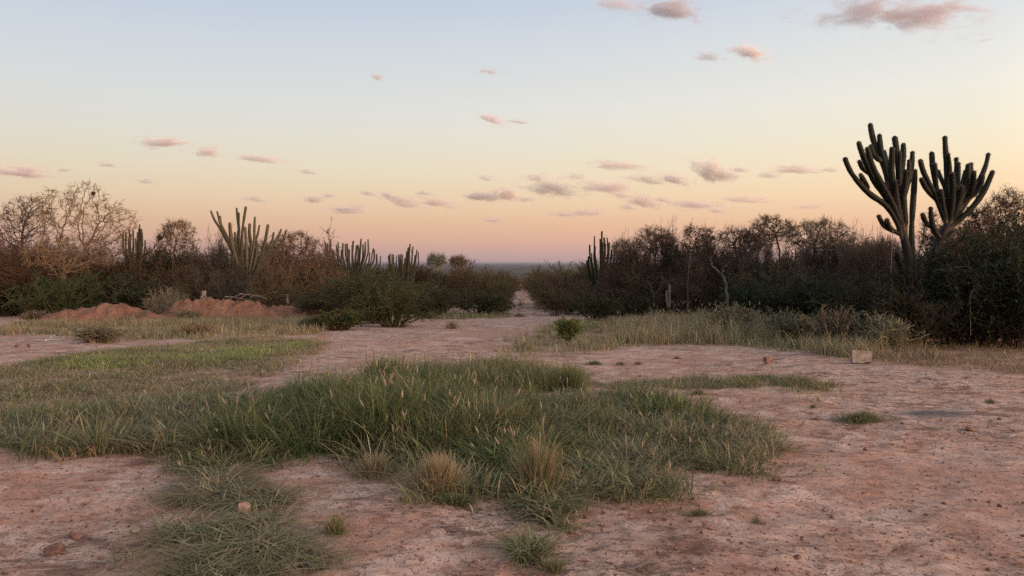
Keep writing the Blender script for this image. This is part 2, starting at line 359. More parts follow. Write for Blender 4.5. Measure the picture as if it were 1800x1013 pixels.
# ------------------------------------------------------------------ clouds: real volumes high over the plain
def cloud_mat(name, dens, scale, colr):
    m, N, L, out = new_mat(name)
    t = N('ShaderNodeTexCoord'); o = t.outputs['Object']
    oi = N('ShaderNodeObjectInfo'); ofs = N('ShaderNodeVectorMath', operation='ADD'); L(o, ofs.inputs[0])
    rv = N('ShaderNodeVectorMath', operation='SCALE'); rv.inputs[0].default_value = (31, 17, 23); L(oi.outputs['Random'], rv.inputs['Scale']); L(rv.outputs[0], ofs.inputs[1])
    n = noise(N, L, ofs.outputs[0], scale, 8, 0.64, 0.9)
    sp = N('ShaderNodeSeparateXYZ'); L(o, sp.inputs[0])
    low = N('ShaderNodeCombineXYZ'); L(sp.outputs[0], low.inputs[0]); L(sp.outputs[1], low.inputs[1])
    zz = math2(N, L, 'MULTIPLY', math2(N, L, 'MINIMUM', sp.outputs[2], 0.0), 1.8); L(math2(N, L, 'ADD', math2(N, L, 'MAXIMUM', sp.outputs[2], 0.0), zz), low.inputs[2])
    ln = N('ShaderNodeVectorMath', operation='LENGTH'); L(low.outputs[0], ln.inputs[0])
    fall = rampf(N, L, ln.outputs['Value'], 1.0, 0.0, 0.0, 1.0)
    d = math2(N, L, 'ADD', n, math2(N, L, 'MULTIPLY', fall, 0.27))
    d = math2(N, L, 'MULTIPLY', rampf(N, L, d, 0.605, 0.74), dens)
    v = N('ShaderNodeVolumePrincipled'); v.inputs['Color'].default_value = (*colr, 1); v.inputs['Anisotropy'].default_value = 0.0
    L(d, v.inputs['Density']); L(v.outputs[0], out.inputs['Volume']); return m
_sph = None
def cloud(px, py, rx, ry, label, dens, tilt=0.0, group=None, colr=(0.86, 0.80, 0.80)):
    global _sph
    el = math.atan((462 - py) / FPX); Y = min(24000.0, 1300 / math.tan(el))
    c = at(px, py, Y); sx = rx / FPX * Y; sz = ry / FPX * Y
    if _sph is None:
        import bmesh
        bm = bmesh.new(); bmesh.ops.create_icosphere(bm, subdivisions=4, radius=1.0)
        for v in bm.verts:
            k = v.co.copy(); v.co *= 1.0 + 0.16 * math.sin(5 * k.x + 2 * k.z) * math.cos(4 * k.y)
            if v.co.z < 0: v.co.z *= 0.75
        _sph = bpy.data.meshes.new('cloud'); bm.to_mesh(_sph); bm.free()
    me = _sph.copy(); me.materials.clear(); me.materials.append(cloud_mat('cloud_vapour', dens * 0.065 / (sx * 0.5), 2.4, colr))
    o = link_obj('cloud', me); o.location = c; o.scale = (sx * 2.0, sx * 1.0, sz * 1.9); o.rotation_euler = (0, math.radians(tilt), 0)
    return tag(o, label, 'cloud', group)
CL = [
 (1590, 28, 100, 34, 'largest cloud, grey mauve, above the twin-crowned cactus', 26, 0), (1182, 22, 44, 20, 'grey mauve puff cloud near the top edge of the sky', 22, 4),
 (1320, 95, 28, 15, 'small bright salmon pink cloud high on its own', 22, 10), (287, 252, 32, 10, 'pink flat-bottomed cloud highest above the leafless tree', 20, 0),
 (38, 305, 42, 12, 'pink cloud at the left edge above the bare tree', 22, 6), (865, 212, 22, 8, 'thin pink arched cloud alone in the middle of the sky', 18, 18),
 (455, 281, 36, 8, 'long thin pinkish cloud streak above the many-stemmed cactus', 18, 6), (366, 270, 20, 12, 'ragged grey cloud wisp beside the long pink streak', 14, 0),
 (553, 352, 16, 8, 'small bluish grey cloud left of the lens-shaped one', 18, 0), (613, 371, 36, 8, 'lens-shaped grey cloud low above the cactus cluster', 22, 0),
 (703, 355, 36, 13, 'ragged mauve cloud slanting down to the right', 15, 18), (762, 357, 34, 10, 'pinkish cloud right beside the ragged slanting mauve one', 20, 8),
 (846, 348, 28, 11, 'pink cloud above the hazy gap, left of a taller one', 20, 4), (888, 346, 22, 15, 'upright pink cloud above the head of the dirt track', 20, 6),
 (972, 335, 42, 18, 'broad pink and mauve cloud, biggest of the low bank', 22, 8), (1257, 306, 36, 20, 'brightest orange pink billow with a rounded top', 24, 14),
 (1185, 317, 26, 11, 'pink cloud just left of the bright orange billow', 20, 12), (1065, 332, 40, 13, 'pink streaky cloud right of the broad mauve one', 18, 2),
 (1135, 318, 26, 8, 'thin mauve cloud strip between two pink ones', 16, 8), (1135, 357, 28, 14, 'mauve cloud low above the bare trees right of the track', 18, 10),
 (1222, 361, 48, 10, 'long flat mauve cloud low above the bare trees', 20, 3), (1404, 300, 34, 9, 'pink streak cloud left of the tall twin-crowned cactus', 18, 2),
 (1085, 293, 48, 8, 'thin double pink streak above the low cloud bank', 16, 5), (1315, 353, 36, 7, 'thin pale mauve streak above the umbrella-shaped bare tree', 14, 3),
 (1030, 376, 36, 8, 'faint low pink streak closest to the horizon', 14, -4), (1420, 365, 26, 5, 'small flat grey streak above the umbrella-shaped bare tree', 14, 0)]
for c in CL: cloud(c[0], c[1], c[2], c[3], c[4], c[5], c[6], colr=(0.70, 0.66, 0.68) if c[1] < 40 else (1.0, 0.93, 0.88) if c[0] in (1320, 1257, 972, 1185) else (0.99, 0.865, 0.825))
for (x, y, rx, ry) in [(540, 303, 18, 5), (257, 320, 15, 5), (188, 291, 14, 5), (450, 352, 18, 6), (862, 127, 18, 7), (1245, 102, 20, 8), (663, 137, 10, 7), (1085, 10, 42, 12), (910, 215, 20, 4), (648, 341, 13, 5), (745, 340, 14, 5), (855, 315, 13, 6), (866, 388, 16, 6), (940, 315, 16, 8), (112, 300, 10, 4), (925, 352, 18, 6), (1010, 312, 16, 7), (1165, 352, 14, 5), (1090, 345, 18, 6), (1300, 300, 16, 5), (1350, 310, 18, 6), (1260, 372, 14, 4), (1460, 300, 12, 5), (985, 378, 16, 5), (1100, 366, 14, 5), (580, 345, 10, 4), (680, 345, 12, 6)]:
    cloud(x, y, rx, ry, 'small faint grey wisp of cloud', 11, 5, 'faint grey wisps scattered over the sky')

# ------------------------------------------------------------------ the air over the plain
def make_haze():
    m, N, L, out = new_mat('haze')
    v = N('ShaderNodeVolumePrincipled'); v.inputs['Color'].default_value = (0.36, 0.40, 0.49, 1); v.inputs['Density'].default_value = 3.8e-5
    L(v.outputs[0], out.inputs['Volume'])
    B = Mesh(); x0, x1, y0, y1, z0, z1 = -62000, 62000, -420, 63000, -62.0, 9.0
    B.add([(x, y, z) for z in (z0, z1) for y in (y0, y1) for x in (x0, x1)], q=[(0, 2, 3, 1), (4, 5, 7, 6), (0, 1, 5, 4), (2, 6, 7, 3), (0, 4, 6, 2), (1, 3, 7, 5)])
    tag(link_obj('haze', B.build('haze', m)), 'thin evening haze over the far plain', 'haze', kind='stuff')
make_haze()

# ------------------------------------------------------------------ growing things
def unit(v): return v / np.maximum(np.linalg.norm(v, axis=-1, keepdims=True), 1e-9)
def tubes(B, nodes, rad, colr, k=3, rng=None):
    """n polylines of S+1 nodes as k-sided tubes"""
    n, S1, _ = nodes.shape
    d = np.empty_like(nodes); d[:, :-1] = nodes[:, 1:] - nodes[:, :-1]; d[:, -1] = d[:, -2]; d = unit(d)
    ref = np.where(np.abs(d[:, :1, 2:3]) > 0.9, np.array([1., 0, 0]), np.array([0, 0, 1.])); ref = np.repeat(ref, S1, 1)
    a = unit(np.cross(d, ref)); b = np.cross(d, a)
    th = np.arange(k) / k * 2 * math.pi
    v = nodes[:, :, None] + rad[:, :, None, None] * (np.cos(th)[None, None, :, None] * a[:, :, None] + np.sin(th)[None, None, :, None] * b[:, :, None])
    idx = np.arange(n * S1 * k).reshape(n, S1, k); nx = np.roll(idx, -1, 2)
    q = np.stack([idx[:, :-1], nx[:, :-1], nx[:, 1:], idx[:, 1:]], -1).reshape(-1, 4)
    c = np.asarray(colr, float)
    if c.ndim == 2: c = np.repeat(c[:, None], S1 * k, 1).reshape(-1, 3)
    B.add(v.reshape(-1, 3), q=q, c=c)
def walk(rng, p, d, L, segs, wob, lift=0.0):
    n = len(p); out = np.empty((n, segs + 1, 3)); out[:, 0] = p; d = unit(d)
    for i in range(segs):
        d = unit(d + rng.normal(0, wob, (n, 3)) + np.array([0, 0, lift])); out[:, i + 1] = out[:, i] + d * (L / segs)[:, None]
    return out
def sprout(rng, nodes, m, lo=0.25, hi=1.0, spread=1.0):
    n, S1, _ = nodes.shape; i = rng.randint(0, n, m); t = rng.uniform(lo, hi, m) * (S1 - 1); k = np.minimum(t.astype(int), S1 - 2); f = (t - k)[:, None]
    p = nodes[i, k] * (1 - f) + nodes[i, k + 1] * f; dd = unit(nodes[i, k + 1] - nodes[i, k])
    return p, unit(dd + unit(rng.normal(0, 1, (m, 3))) * spread), t / (S1 - 1)
def tint(rng, base, n, v=0.25, h=0.10):
    c = np.asarray(base)[None] * (1 + rng.uniform(-v, v, (n, 1))) * (1 + rng.uniform(-h, h, (n, 3))); return np.clip(c, 0.004, 0.9)
def leaves(B, rng, p, size, colr, asp=0.5):
    n = len(p); a = unit(rng.normal(0, 1, (n, 3)) + np.array([0, 0, 0.3])); b = unit(np.cross(a, rng.normal(0, 1, (n, 3)))); nn = np.cross(a, b)
    s = size[:, None]
    v = np.stack([p, p + a * s * .5 + b * s * asp * .5 + nn * s * .08, p + a * s, p + a * s * .5 - b * s * asp * .5 + nn * s * .08], 1)
    B.add(v.reshape(-1, 3), q=np.arange(n * 4).reshape(-1, 4), c=np.repeat(colr, 4, 0))

def shrub_mesh(seed, H, Wd, stems, twigs, n1, n2, n3, twig_col, leaf_n, leaf_cols, leaf_s, spread=0.9, rmul=1.0, wob=0.16, dome=0.0):
    """multi-stemmed shrub, returns (branches mesh, foliage mesh)"""
    rng = np.random.RandomState(seed); B = Mesh(); F = Mesh()
    az = rng.uniform(0, 2 * math.pi, stems); out = np.sqrt(rng.uniform(0, 1, stems)) * spread
    p0 = np.stack([np.cos(az) * out * 0.12 * Wd, np.sin(az) * out * 0.12 * Wd, np.full(stems, -0.05)], 1)
    d = np.stack([np.cos(az) * out * Wd * .5, np.sin(az) * out * Wd * .5, np.full(stems, H)], 1)
    L0 = np.linalg.norm(d, axis=1) * rng.uniform(.62, .95, stems)
    A = walk(rng, p0, d, L0, 7, wob, 0.02)
    tubes(B, A, np.linspace(.022, .007, 8)[None] * rng.uniform(.6, 1.4, (stems, 1)) * rmul, tint(rng, twig_col, stems), 4)
    p, dd, t = sprout(rng, A, n1, .18, 1, .85); L1 = (0.42 - .2 * t) * H * rng.uniform(.5, 1.2, n1)
    C = walk(rng, p, dd, L1, 4, .22, 0.04); tubes(B, C, np.linspace(.010, .005, 5)[None] * rng.uniform(.7, 1.3, (n1, 1)) * rmul, tint(rng, twig_col, n1), 3)
    p, dd, t = sprout(rng, C, n2, .1, 1, .9); L2 = .20 * H * rng.uniform(.5, 1.3, n2)
    D = walk(rng, p, dd, L2, 3, .25, 0.02); tubes(B, D, np.linspace(.0065, .0035, 4)[None] * rng.uniform(.7, 1.3, (n2, 1)) * rmul, tint(rng, twig_col, n2), 3)
    if n3:
        p, dd, t = sprout(rng, D, n3, .1, 1, 1.0); E = walk(rng, p, dd, .085 * H * rng.uniform(.5, 1.4, n3), 2, .3)
        tubes(B, E, np.linspace(.0048, .003, 3)[None] * rmul * np.ones((n3, 1)), tint(rng, twig_col, n3), 3)
    for (frac, lc) in leaf_cols:
        m = int(leaf_n * frac)
        m1 = int(m * .72); p, dd, t = sprout(rng, D, m1, 0, 1, 1.0); p2, _, _ = sprout(rng, np.concatenate([A[:, 1:6], C]), m - m1, 0, 1, 1.0); p = np.concatenate([p, p2]); p + rng.normal(0, .05 * H / 2, (m, 3))
        clump = 0.75 + 0.5 * vnoise(p[:, 0] * 2.3 + p[:, 2], p[:, 1] * 2.3 + p[:, 2] * 1.7, seed)
        leaves(F, rng, p, leaf_s * np.clip(np.exp(rng.normal(0, .38, m)), .4, 1.7), tint(rng, lc, m, .35, .14) * clump[:, None])
    return B.build('branches', M_TWIG), (F.build('foliage', M_LEAF) if leaf_n else None)

BROWN = (0.078, 0.055, 0.042); PURP = (0.064, 0.048, 0.043); GREYT = (0.20, 0.165, 0.14); RUST = (0.125, 0.080, 0.052)
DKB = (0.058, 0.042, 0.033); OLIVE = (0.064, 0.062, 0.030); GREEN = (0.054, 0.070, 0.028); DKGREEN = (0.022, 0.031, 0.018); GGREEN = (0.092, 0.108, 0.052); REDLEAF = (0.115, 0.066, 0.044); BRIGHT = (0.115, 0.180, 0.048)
PROTO = {}
def proto(key, *a, **k): PROTO[key] = shrub_mesh(*a, **k)
# real size 2.6 m tall, 2.8 m wide; placed copies are scaled to their own size
proto('brown0', 11, 2.6, 2.8, 22, 0, 170, 900, 1500, BROWN, 6000, [(.3, REDLEAF), (.4, OLIVE), (.3, DKB)], .06, rmul=1.25, dome=.22, wob=.24)
proto('brown1', 12, 2.6, 2.8, 18, 0, 190, 1000, 1500, PURP, 5000, [(.3, REDLEAF), (.7, DKB)], .058, rmul=1.25, dome=.22, wob=.24)
proto('brown2', 13, 2.6, 2.8, 26, 0, 170, 900, 1500, BROWN, 6000, [(.5, OLIVE), (.2, RUST), (.3, DKB)], .06, rmul=1.25, dome=.22, wob=.24)
proto('rust0', 14, 2.6, 2.8, 22, 0, 170, 900, 1200, BROWN, 6000, [(.35, REDLEAF), (.3, RUST), (.35, OLIVE)], .06, rmul=1.25, dome=.22, wob=.24)
proto('olive0', 15, 2.6, 2.8, 24, 0, 160, 800, 700, BROWN, 9000, [(.7, OLIVE), (.3, GREEN)], .065, rmul=1.0, dome=.5)
proto('olive1', 16, 2.6, 2.8, 24, 0, 160, 800, 700, BROWN, 9000, [(.45, GGREEN), (.3, GREEN), (.25, OLIVE)], .06, rmul=1.0, dome=.5)
proto('green0', 17, 1.2, 1.6, 26, 0, 160, 700, 0, BROWN, 8000, [(.4, GREEN), (.6, BRIGHT)], .065, spread=1.0, dome=.6)
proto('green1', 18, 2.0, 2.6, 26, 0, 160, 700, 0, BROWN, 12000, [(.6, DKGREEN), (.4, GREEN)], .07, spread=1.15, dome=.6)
proto('grey0', 19, 1.8, 2.4, 40, 0, 240, 1100, 600, OLIVE, 15000, [(.45, GGREEN), (.35, GREEN), (.2, OLIVE)], .05, spread=1.2, dome=.6)
proto('dry0', 20, 1.2, 1.6, 40, 0, 240, 1000, 500, (.125, .100, .084), 0, [], .04, spread=1.25)
proto('bare0', 23, 2.6, 2.8, 16, 0, 170, 900, 2200, PURP, 0, [], .05, rmul=1.25, wob=.22)
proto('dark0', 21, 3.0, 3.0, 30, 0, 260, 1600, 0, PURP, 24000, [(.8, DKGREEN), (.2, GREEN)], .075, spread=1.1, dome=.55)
proto('weed0', 22, 1.1, 1.3, 46, 0, 160, 500, 0, GREYT, 5200, [(.6, (.140, .132, .082)), (.4, (.10, .085, .05))], .045, spread=1.0, dome=.4)
PSIZE = {k: (1.2, 1.6) if k in ('green0', 'dry0') else (2.0, 2.6) if k == 'green1' else (1.8, 2.4) if k == 'grey0' else (3., 3.) if k == 'dark0' else (1.1, 1.3) if k == 'weed0' else (2.6, 2.8) for k in PROTO}
_rs = random.Random(5)
def place_shrub(kind, x, y, H, Wd, label, name='scrub_bush', cat='bush', group=None, sink=0.0):
    h0, w0 = PSIZE[kind]; z = float(ground_z(x, y)) - sink
    o = empty(name, (x, y, z)); o.rotation_euler.z = _rs.uniform(0, 6.28); o.scale = (Wd / w0, Wd / w0, H / (h0 * 0.93))
    b, f = PROTO[kind]
    link_obj('branches', b, o)
    if f is not None: link_obj('foliage', f, o)
    return tag(o, label, cat, group)
def shrub_px(kind, px, top_py, Y, wpx, label, **k):
    t = at(px, top_py, Y); g = float(ground_z(t[0], Y)); return place_shrub(kind, t[0], Y, max(.25, t[2] - g), wpx / FPX * Y, label, **k)
def shrub_gp(kind, px, base_py, top_py, wpx, label, **k):
    g = gp(px, base_py); return shrub_px(kind, px, top_py, g[1] + wpx / FPX * g[1] * .3, wpx, label, **k)

# --- bushes one can tell apart
shrub_px('green0', 595, 548, 19.6, 92, 'compact bright green bush at the edge of the open dirt', name='green_bush')
shrub_px('grey0', 692, 506, 21.3, 116, 'round grey green bush beside the compact bright green one', name='round_bush')
shrub_px('olive1', 640, 482, 26, 190, 'tall dull green bush behind the round grey green one', name='tall_bush')
shrub_px('green1', 735, 520, 30, 60, 'green bush behind the round grey green bush, towards the track', name='green_bush')
shrub_px('grey0', 100, 492, 29.3, 118, 'grey green bush in front of the big leafless tree', name='round_bush')
shrub_px('green1', 215, 486, 33, 160, 'wide dark green bush right of the big leafless tree', name='dark_bush')
shrub_px('green1', -5, 490, 32, 110, 'dark green bush cut by the left edge of the photo', name='dark_bush')
shrub_gp('dry0', 288, 562, 512, 64, 'dry grey twiggy bush between the two red soil heaps', name='dry_bush')
shrub_px('green0', 400, 534, 27.6, 46, 'small green bush growing on the red soil heap', name='green_bush')
shrub_px('olive1', 317, 500, 31, 26, 'thin pale upright plant left of the stump', name='pale_plant', cat='plant')
shrub_px('dry0', 480, 520, 31, 120, 'dry grey tangle of twigs behind the dead branch pile', name='dry_bush')
shrub_gp('green1', 1042, 566, 516, 84, 'dark green bush right of the dirt track', name='dark_bush')
shrub_gp('green1', 1135, 560, 516, 76, 'green bush in front of the bare thicket, beside the small posts', name='green_bush')
shrub_gp('green0', 1000, 602, 560, 48, 'small upright green shrub standing in the grass verge', name='small_shrub', cat='shrub')
shrub_px('green1', 1330, 496, 24, 110, 'dark bush under the slender wispy tree', name='dark_bush')
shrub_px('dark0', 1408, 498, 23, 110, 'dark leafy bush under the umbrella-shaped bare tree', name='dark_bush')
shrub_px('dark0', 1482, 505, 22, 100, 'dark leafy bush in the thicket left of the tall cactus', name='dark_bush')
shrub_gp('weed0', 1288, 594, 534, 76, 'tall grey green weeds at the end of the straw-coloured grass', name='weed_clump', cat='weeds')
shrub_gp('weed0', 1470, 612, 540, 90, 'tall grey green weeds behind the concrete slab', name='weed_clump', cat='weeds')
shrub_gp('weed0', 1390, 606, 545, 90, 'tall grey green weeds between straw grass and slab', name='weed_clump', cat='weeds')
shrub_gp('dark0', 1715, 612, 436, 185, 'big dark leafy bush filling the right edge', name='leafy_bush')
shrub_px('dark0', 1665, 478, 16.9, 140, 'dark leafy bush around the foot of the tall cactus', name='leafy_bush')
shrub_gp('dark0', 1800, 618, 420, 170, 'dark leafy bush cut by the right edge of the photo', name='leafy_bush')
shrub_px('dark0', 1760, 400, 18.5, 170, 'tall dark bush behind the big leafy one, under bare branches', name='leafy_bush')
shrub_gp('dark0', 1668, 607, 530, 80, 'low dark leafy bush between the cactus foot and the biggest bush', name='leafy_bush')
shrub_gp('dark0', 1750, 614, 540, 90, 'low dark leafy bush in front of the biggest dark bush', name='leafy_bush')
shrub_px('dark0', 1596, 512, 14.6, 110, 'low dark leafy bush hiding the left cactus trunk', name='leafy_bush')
shrub_px('brown1', 1560, 446, 18.5, 120, 'twiggy dark bush left of the tall cactus trunk', name='scrub_bush')
shrub_px('brown1', 1670, 430, 19, 120, 'twiggy dark bush behind the tall cactus trunks', name='scrub_bush')
shrub_gp('weed0', 172, 606, 572, 84, 'low grey weed clump on the dirt in front of the long soil heap', name='weed_clump', cat='weeds')
shrub_gp('weed0', 345, 592, 566, 60, 'low weed clump in the dry grass below the higher soil heap', name='weed_clump', cat='weeds')
shrub_px('olive0', 560, 505, 28, 110, 'dark olive bush left of the tall dull green one', name='tall_bush')
shrub_px('dark0', 1545, 490, 16.5, 130, 'dark leafy bush left of the bush hiding the cactus trunk', name='leafy_bush')
shrub_gp('weed0', 1560, 618, 552, 90, 'tall dull weeds between the slab and the tall cactus', name='weed_clump', cat='weeds')
for (fx, fy, ft, fw, fk, fl) in [(60, 566, 546, 46, 'weed0', 'small weed at the left end of the long soil heap'), (236, 568, 548, 50, 'dry0', 'small dry weed at the right end of the long soil heap'), (330, 566, 545, 44, 'weed0', 'small weed at the foot of the higher soil heap'),
        (452, 563, 543, 52, 'dry0', 'small dry weed below the dead branch pile'), (532, 562, 540, 56, 'weed0', 'small weed at the right end of the soil heaps'), (545, 580, 556, 40, 'weed0', 'small weed beside the compact bright green bush')]:
    shrub_gp(fk, fx, fy, ft, fw, fl, name='small_weed', cat='weeds')
shrub_px('green1', 665, 515, 24, 90, 'dark green bush tucked behind the round grey green one', name='green_bush')
shrub_px('green1', 930 + 66, 520, 34, 60, 'dark green bush beside the track, left of another dark one', name='dark_bush')
shrub_px('brown1', 400, 468, 29.4, 90, 'brown twiggy bush at the left foot of the many-stemmed cactus', name='scrub_bush')
shrub_px('brown0', 482, 470, 29.4, 80, 'brown twiggy bush at the right foot of the many-stemmed cactus', name='scrub_bush')
shrub_gp('green1', 838, 556, 512, 100, 'low green bush along the left side of the track', name='green_bush')
shrub_gp('grey0', 880, 553, 520, 50, 'small grey green bush at the mouth of the track', name='round_bush')
shrub_gp('olive0', 775, 558, 505, 80, 'olive green bush between the round bush and the track', name='green_bush')
shrub_gp('olive0', 975, 556, 505, 70, 'olive green bush at the right side of the track mouth', name='green_bush')
shrub_px('rust0', 60, 425, 33, 170, 'rusty brown bush under the left bare tree', name='rusty_bush')
shrub_px('rust0', 150, 430, 34, 150, 'rusty brown bush behind the big leafless tree', name='rusty_bush')
shrub_px('rust0', 520, 420, 34, 120, 'reddish twiggy bush just right of the many-stemmed cactus', name='rusty_bush')
shrub_px('olive0', 300, 432, 37, 100, 'olive bush under the small bare tree with a nest', name='tall_bush')

# --- the thicket: brown scrub that fills in behind
def top_at(px):
    return np.interp(px, [-200, 0, 60, 200, 260, 340, 400, 470, 545, 570, 620, 690, 740, 800, 850, 895, 915, 935, 960, 1020, 1080, 1130, 1240, 1300, 1400, 1500, 1560, 1620, 1700, 2000],
                     [440, 440, 438, 452, 446, 446, 442, 432, 444, 460, 466, 470, 465, 466, 478, 484, 492, 484, 470, 464, 458, 446, 444, 440, 444, 450, 448, 440, 420, 400])
rng0 = np.random.RandomState(44); n_fill = [0, 0]
def fill(px, Y, kinds, dtop, wpx):
    x = (px - 900) / FPX * Y
    if abs(x - TRACK(Y)) < wpx / FPX * Y * .5 + 0.75: return
    side = 0 if px < 915 else 1; n_fill[side] += 1
    far = Y > 60
    if side == 0: lab, grp = ('leafless brown scrub bush massed in the thicket left of the track', 'brown scrub massed left of the track')
    else: lab, grp = ('leafless brown scrub bush massed in the thicket right of the track', 'brown scrub massed right of the track')
    if far: lab, grp = ('distant low scrub bush lining the far end of the dirt track', 'distant scrub along the track')
    shrub_px(kinds[rng0.randint(len(kinds))], px, float(top_at(px)) + dtop, Y, wpx, lab, group=grp)
BR = ['brown0', 'brown1', 'brown2', 'olive0', 'brown1', 'rust0']; MIXK = ['brown0', 'brown1', 'brown2', 'olive0', 'rust0']
for px in np.arange(-60, 760, 46):      # left, three ranks
    Y = np.interp(px, [-60, 560, 640, 760], [34, 33, 36, 42])
    fill(px + rng0.uniform(-12, 12), Y + rng0.uniform(0, 2), BR if px > 230 else MIXK, rng0.uniform(18, 48), 110)
    fill(px + 20 + rng0.uniform(-12, 12), Y + 5 + rng0.uniform(0, 3), MIXK, rng0.uniform(4, 20), 110)
    fill(px + rng0.uniform(-12, 12), Y + 12 + rng0.uniform(0, 4), MIXK, rng0.uniform(-16, 18), rng0.uniform(60, 105))
for px in np.arange(990, 1860, 46):     # right, three ranks
    Y = np.interp(px, [990, 1100, 1300, 1500, 1860], [40, 32, 26, 22, 21])
    fill(px + rng0.uniform(-12, 12), Y + rng0.uniform(0, 2), BR, rng0.uniform(18, 48), 120)
    fill(px + 20 + rng0.uniform(-12, 12), Y + 4 + rng0.uniform(0, 3), BR, rng0.uniform(4, 20), 115)
    fill(px + rng0.uniform(-12, 12), Y + 10 + rng0.uniform(0, 4), BR, rng0.uniform(-16, 18), rng0.uniform(60, 105))
for k, px in enumerate(np.arange(1085, 1600, 27)):      # tangle of bare thorn along the right skyline
    shrub_px('bare0', px + rng0.uniform(-8, 8), rng0.uniform(402, 446), np.interp(px, [1085, 1600], [33, 21]) + rng0.uniform(-1, 2), rng0.uniform(40, 105), 'bare thorny bush in the tangle along the right skyline', name='thorn_bush', group='bare thorn tangle along the right skyline')
for k, px in enumerate(np.arange(-20, 560, 52)):
    shrub_px('bare0', px + rng0.uniform(-12, 12), rng0.uniform(414, 450), 36 + rng0.uniform(-1, 2), rng0.uniform(45, 110), 'bare thorny bush in the tangle along the left skyline', name='thorn_bush', group='bare thorn tangle along the left skyline')
for Y in (46, 52, 58, 66, 75, 86, 99, 115, 135, 160, 190, 225, 265):     # both sides of the track, away down the slope
    for s in (-1, 1):
        for k in range(6 if Y < 100 else 5):
            off = 1.95 + k * 2.3 + rng0.uniform(-.5, .5); x = TRACK(Y) + s * off; px = 900 + x / Y * FPX
            if not 730 < px < 1060: continue
            g = float(ground_z(x, Y)); H = rng0.uniform(1.7, 3.0)
            lim = EYE + (462 - (float(top_at(px)) + rng0.uniform(-1, 7))) / FPX * Y
            H = min(H, max(1.5, lim - g))
            lab, grp = ('distant low scrub bush lining the far end of the dirt track', 'distant scrub along the track')
            if Y < 60: lab, grp = [('scrub bush in the belt that flanks the track on its left side', 'scrub flanking the track on the left'), ('scrub bush in the belt that flanks the track on its right side', 'scrub flanking the track on the right')][s > 0]
            place_shrub(['olive0', 'olive1', 'brown2', 'rust0', 'brown0', 'olive0'][rng0.randint(6)], x, Y + rng0.uniform(-2, 2), H, rng0.uniform(1.9, 3.5), lab, group=grp)

# far scrub on the slope beyond, one mass
def far_scrub():
    rng = np.random.RandomState(3); F = Mesh(); n = 900
    Y = np.exp(rng.uniform(math.log(110), math.log(420), n)); X = rng.uniform(-.16, .16, n) * Y
    k = np.abs(X - TRACK(Y)) > 16; X, Y = X[k], Y[k]
    for x, y in zip(X, Y):
        z = float(base_z(y)); H = rng.uniform(1.6, 2.6); m = 70
        p = rng.normal(0, 1, (m, 3)) * np.array([1.1, 1.1, H * .3]) + np.array([x, y, z + H * .5])
        leaves(F, rng, p, rng.uniform(.35, .8, m), tint(rng, [OLIVE, BROWN, RUST, GGREEN][rng.randint(4)], m, .3), .7)
    tag(link_obj('far_scrub', F.build('far_scrub', M_LEAF)), 'dull scrub covering the slope beyond the end of the track', 'scrub', kind='stuff')
far_scrub()

# ------------------------------------------------------------------ bare trees
def grow_tree(rng, trunk, attr, step, kill, iters=140, jit=0.25):
    nodes = [trunk[0]]; par = [-1]
    for i in range(1, len(trunk)):
        a, b = trunk[i - 1], trunk[i]; m = max(1, int(np.linalg.norm(b - a) / step))
        for k in range(1, m + 1): nodes.append(a + (b - a) * k / m); par.append(len(nodes) - 2)
    P = np.array(nodes); par = list(par); A = attr
    D = np.linalg.norm(A[:, None] - P[None], axis=2); near = D.argmin(1); dist = D.min(1)
    for it in range(iters):
        if len(A) == 0: break
        u = np.unique(near); vec = unit(A - P[near]); s = np.zeros((len(P), 3)); np.add.at(s, near, vec)
        new = P[u] + step * unit(unit(s[u]) + rng.normal(0, jit, (len(u), 3)))
        base = len(P); P = np.concatenate([P, new]); par += list(u)
        Dn = np.linalg.norm(A[:, None] - new[None], axis=2); nm = Dn.argmin(1); nd = Dn.min(1)
        up = nd < dist; near = np.where(up, base + nm, near); dist = np.where(up, nd, dist)
        keep = dist > kill; A, near, dist = A[keep], near[keep], dist[keep]
        if len(P) > 5200: break
    return P, np.array(par)
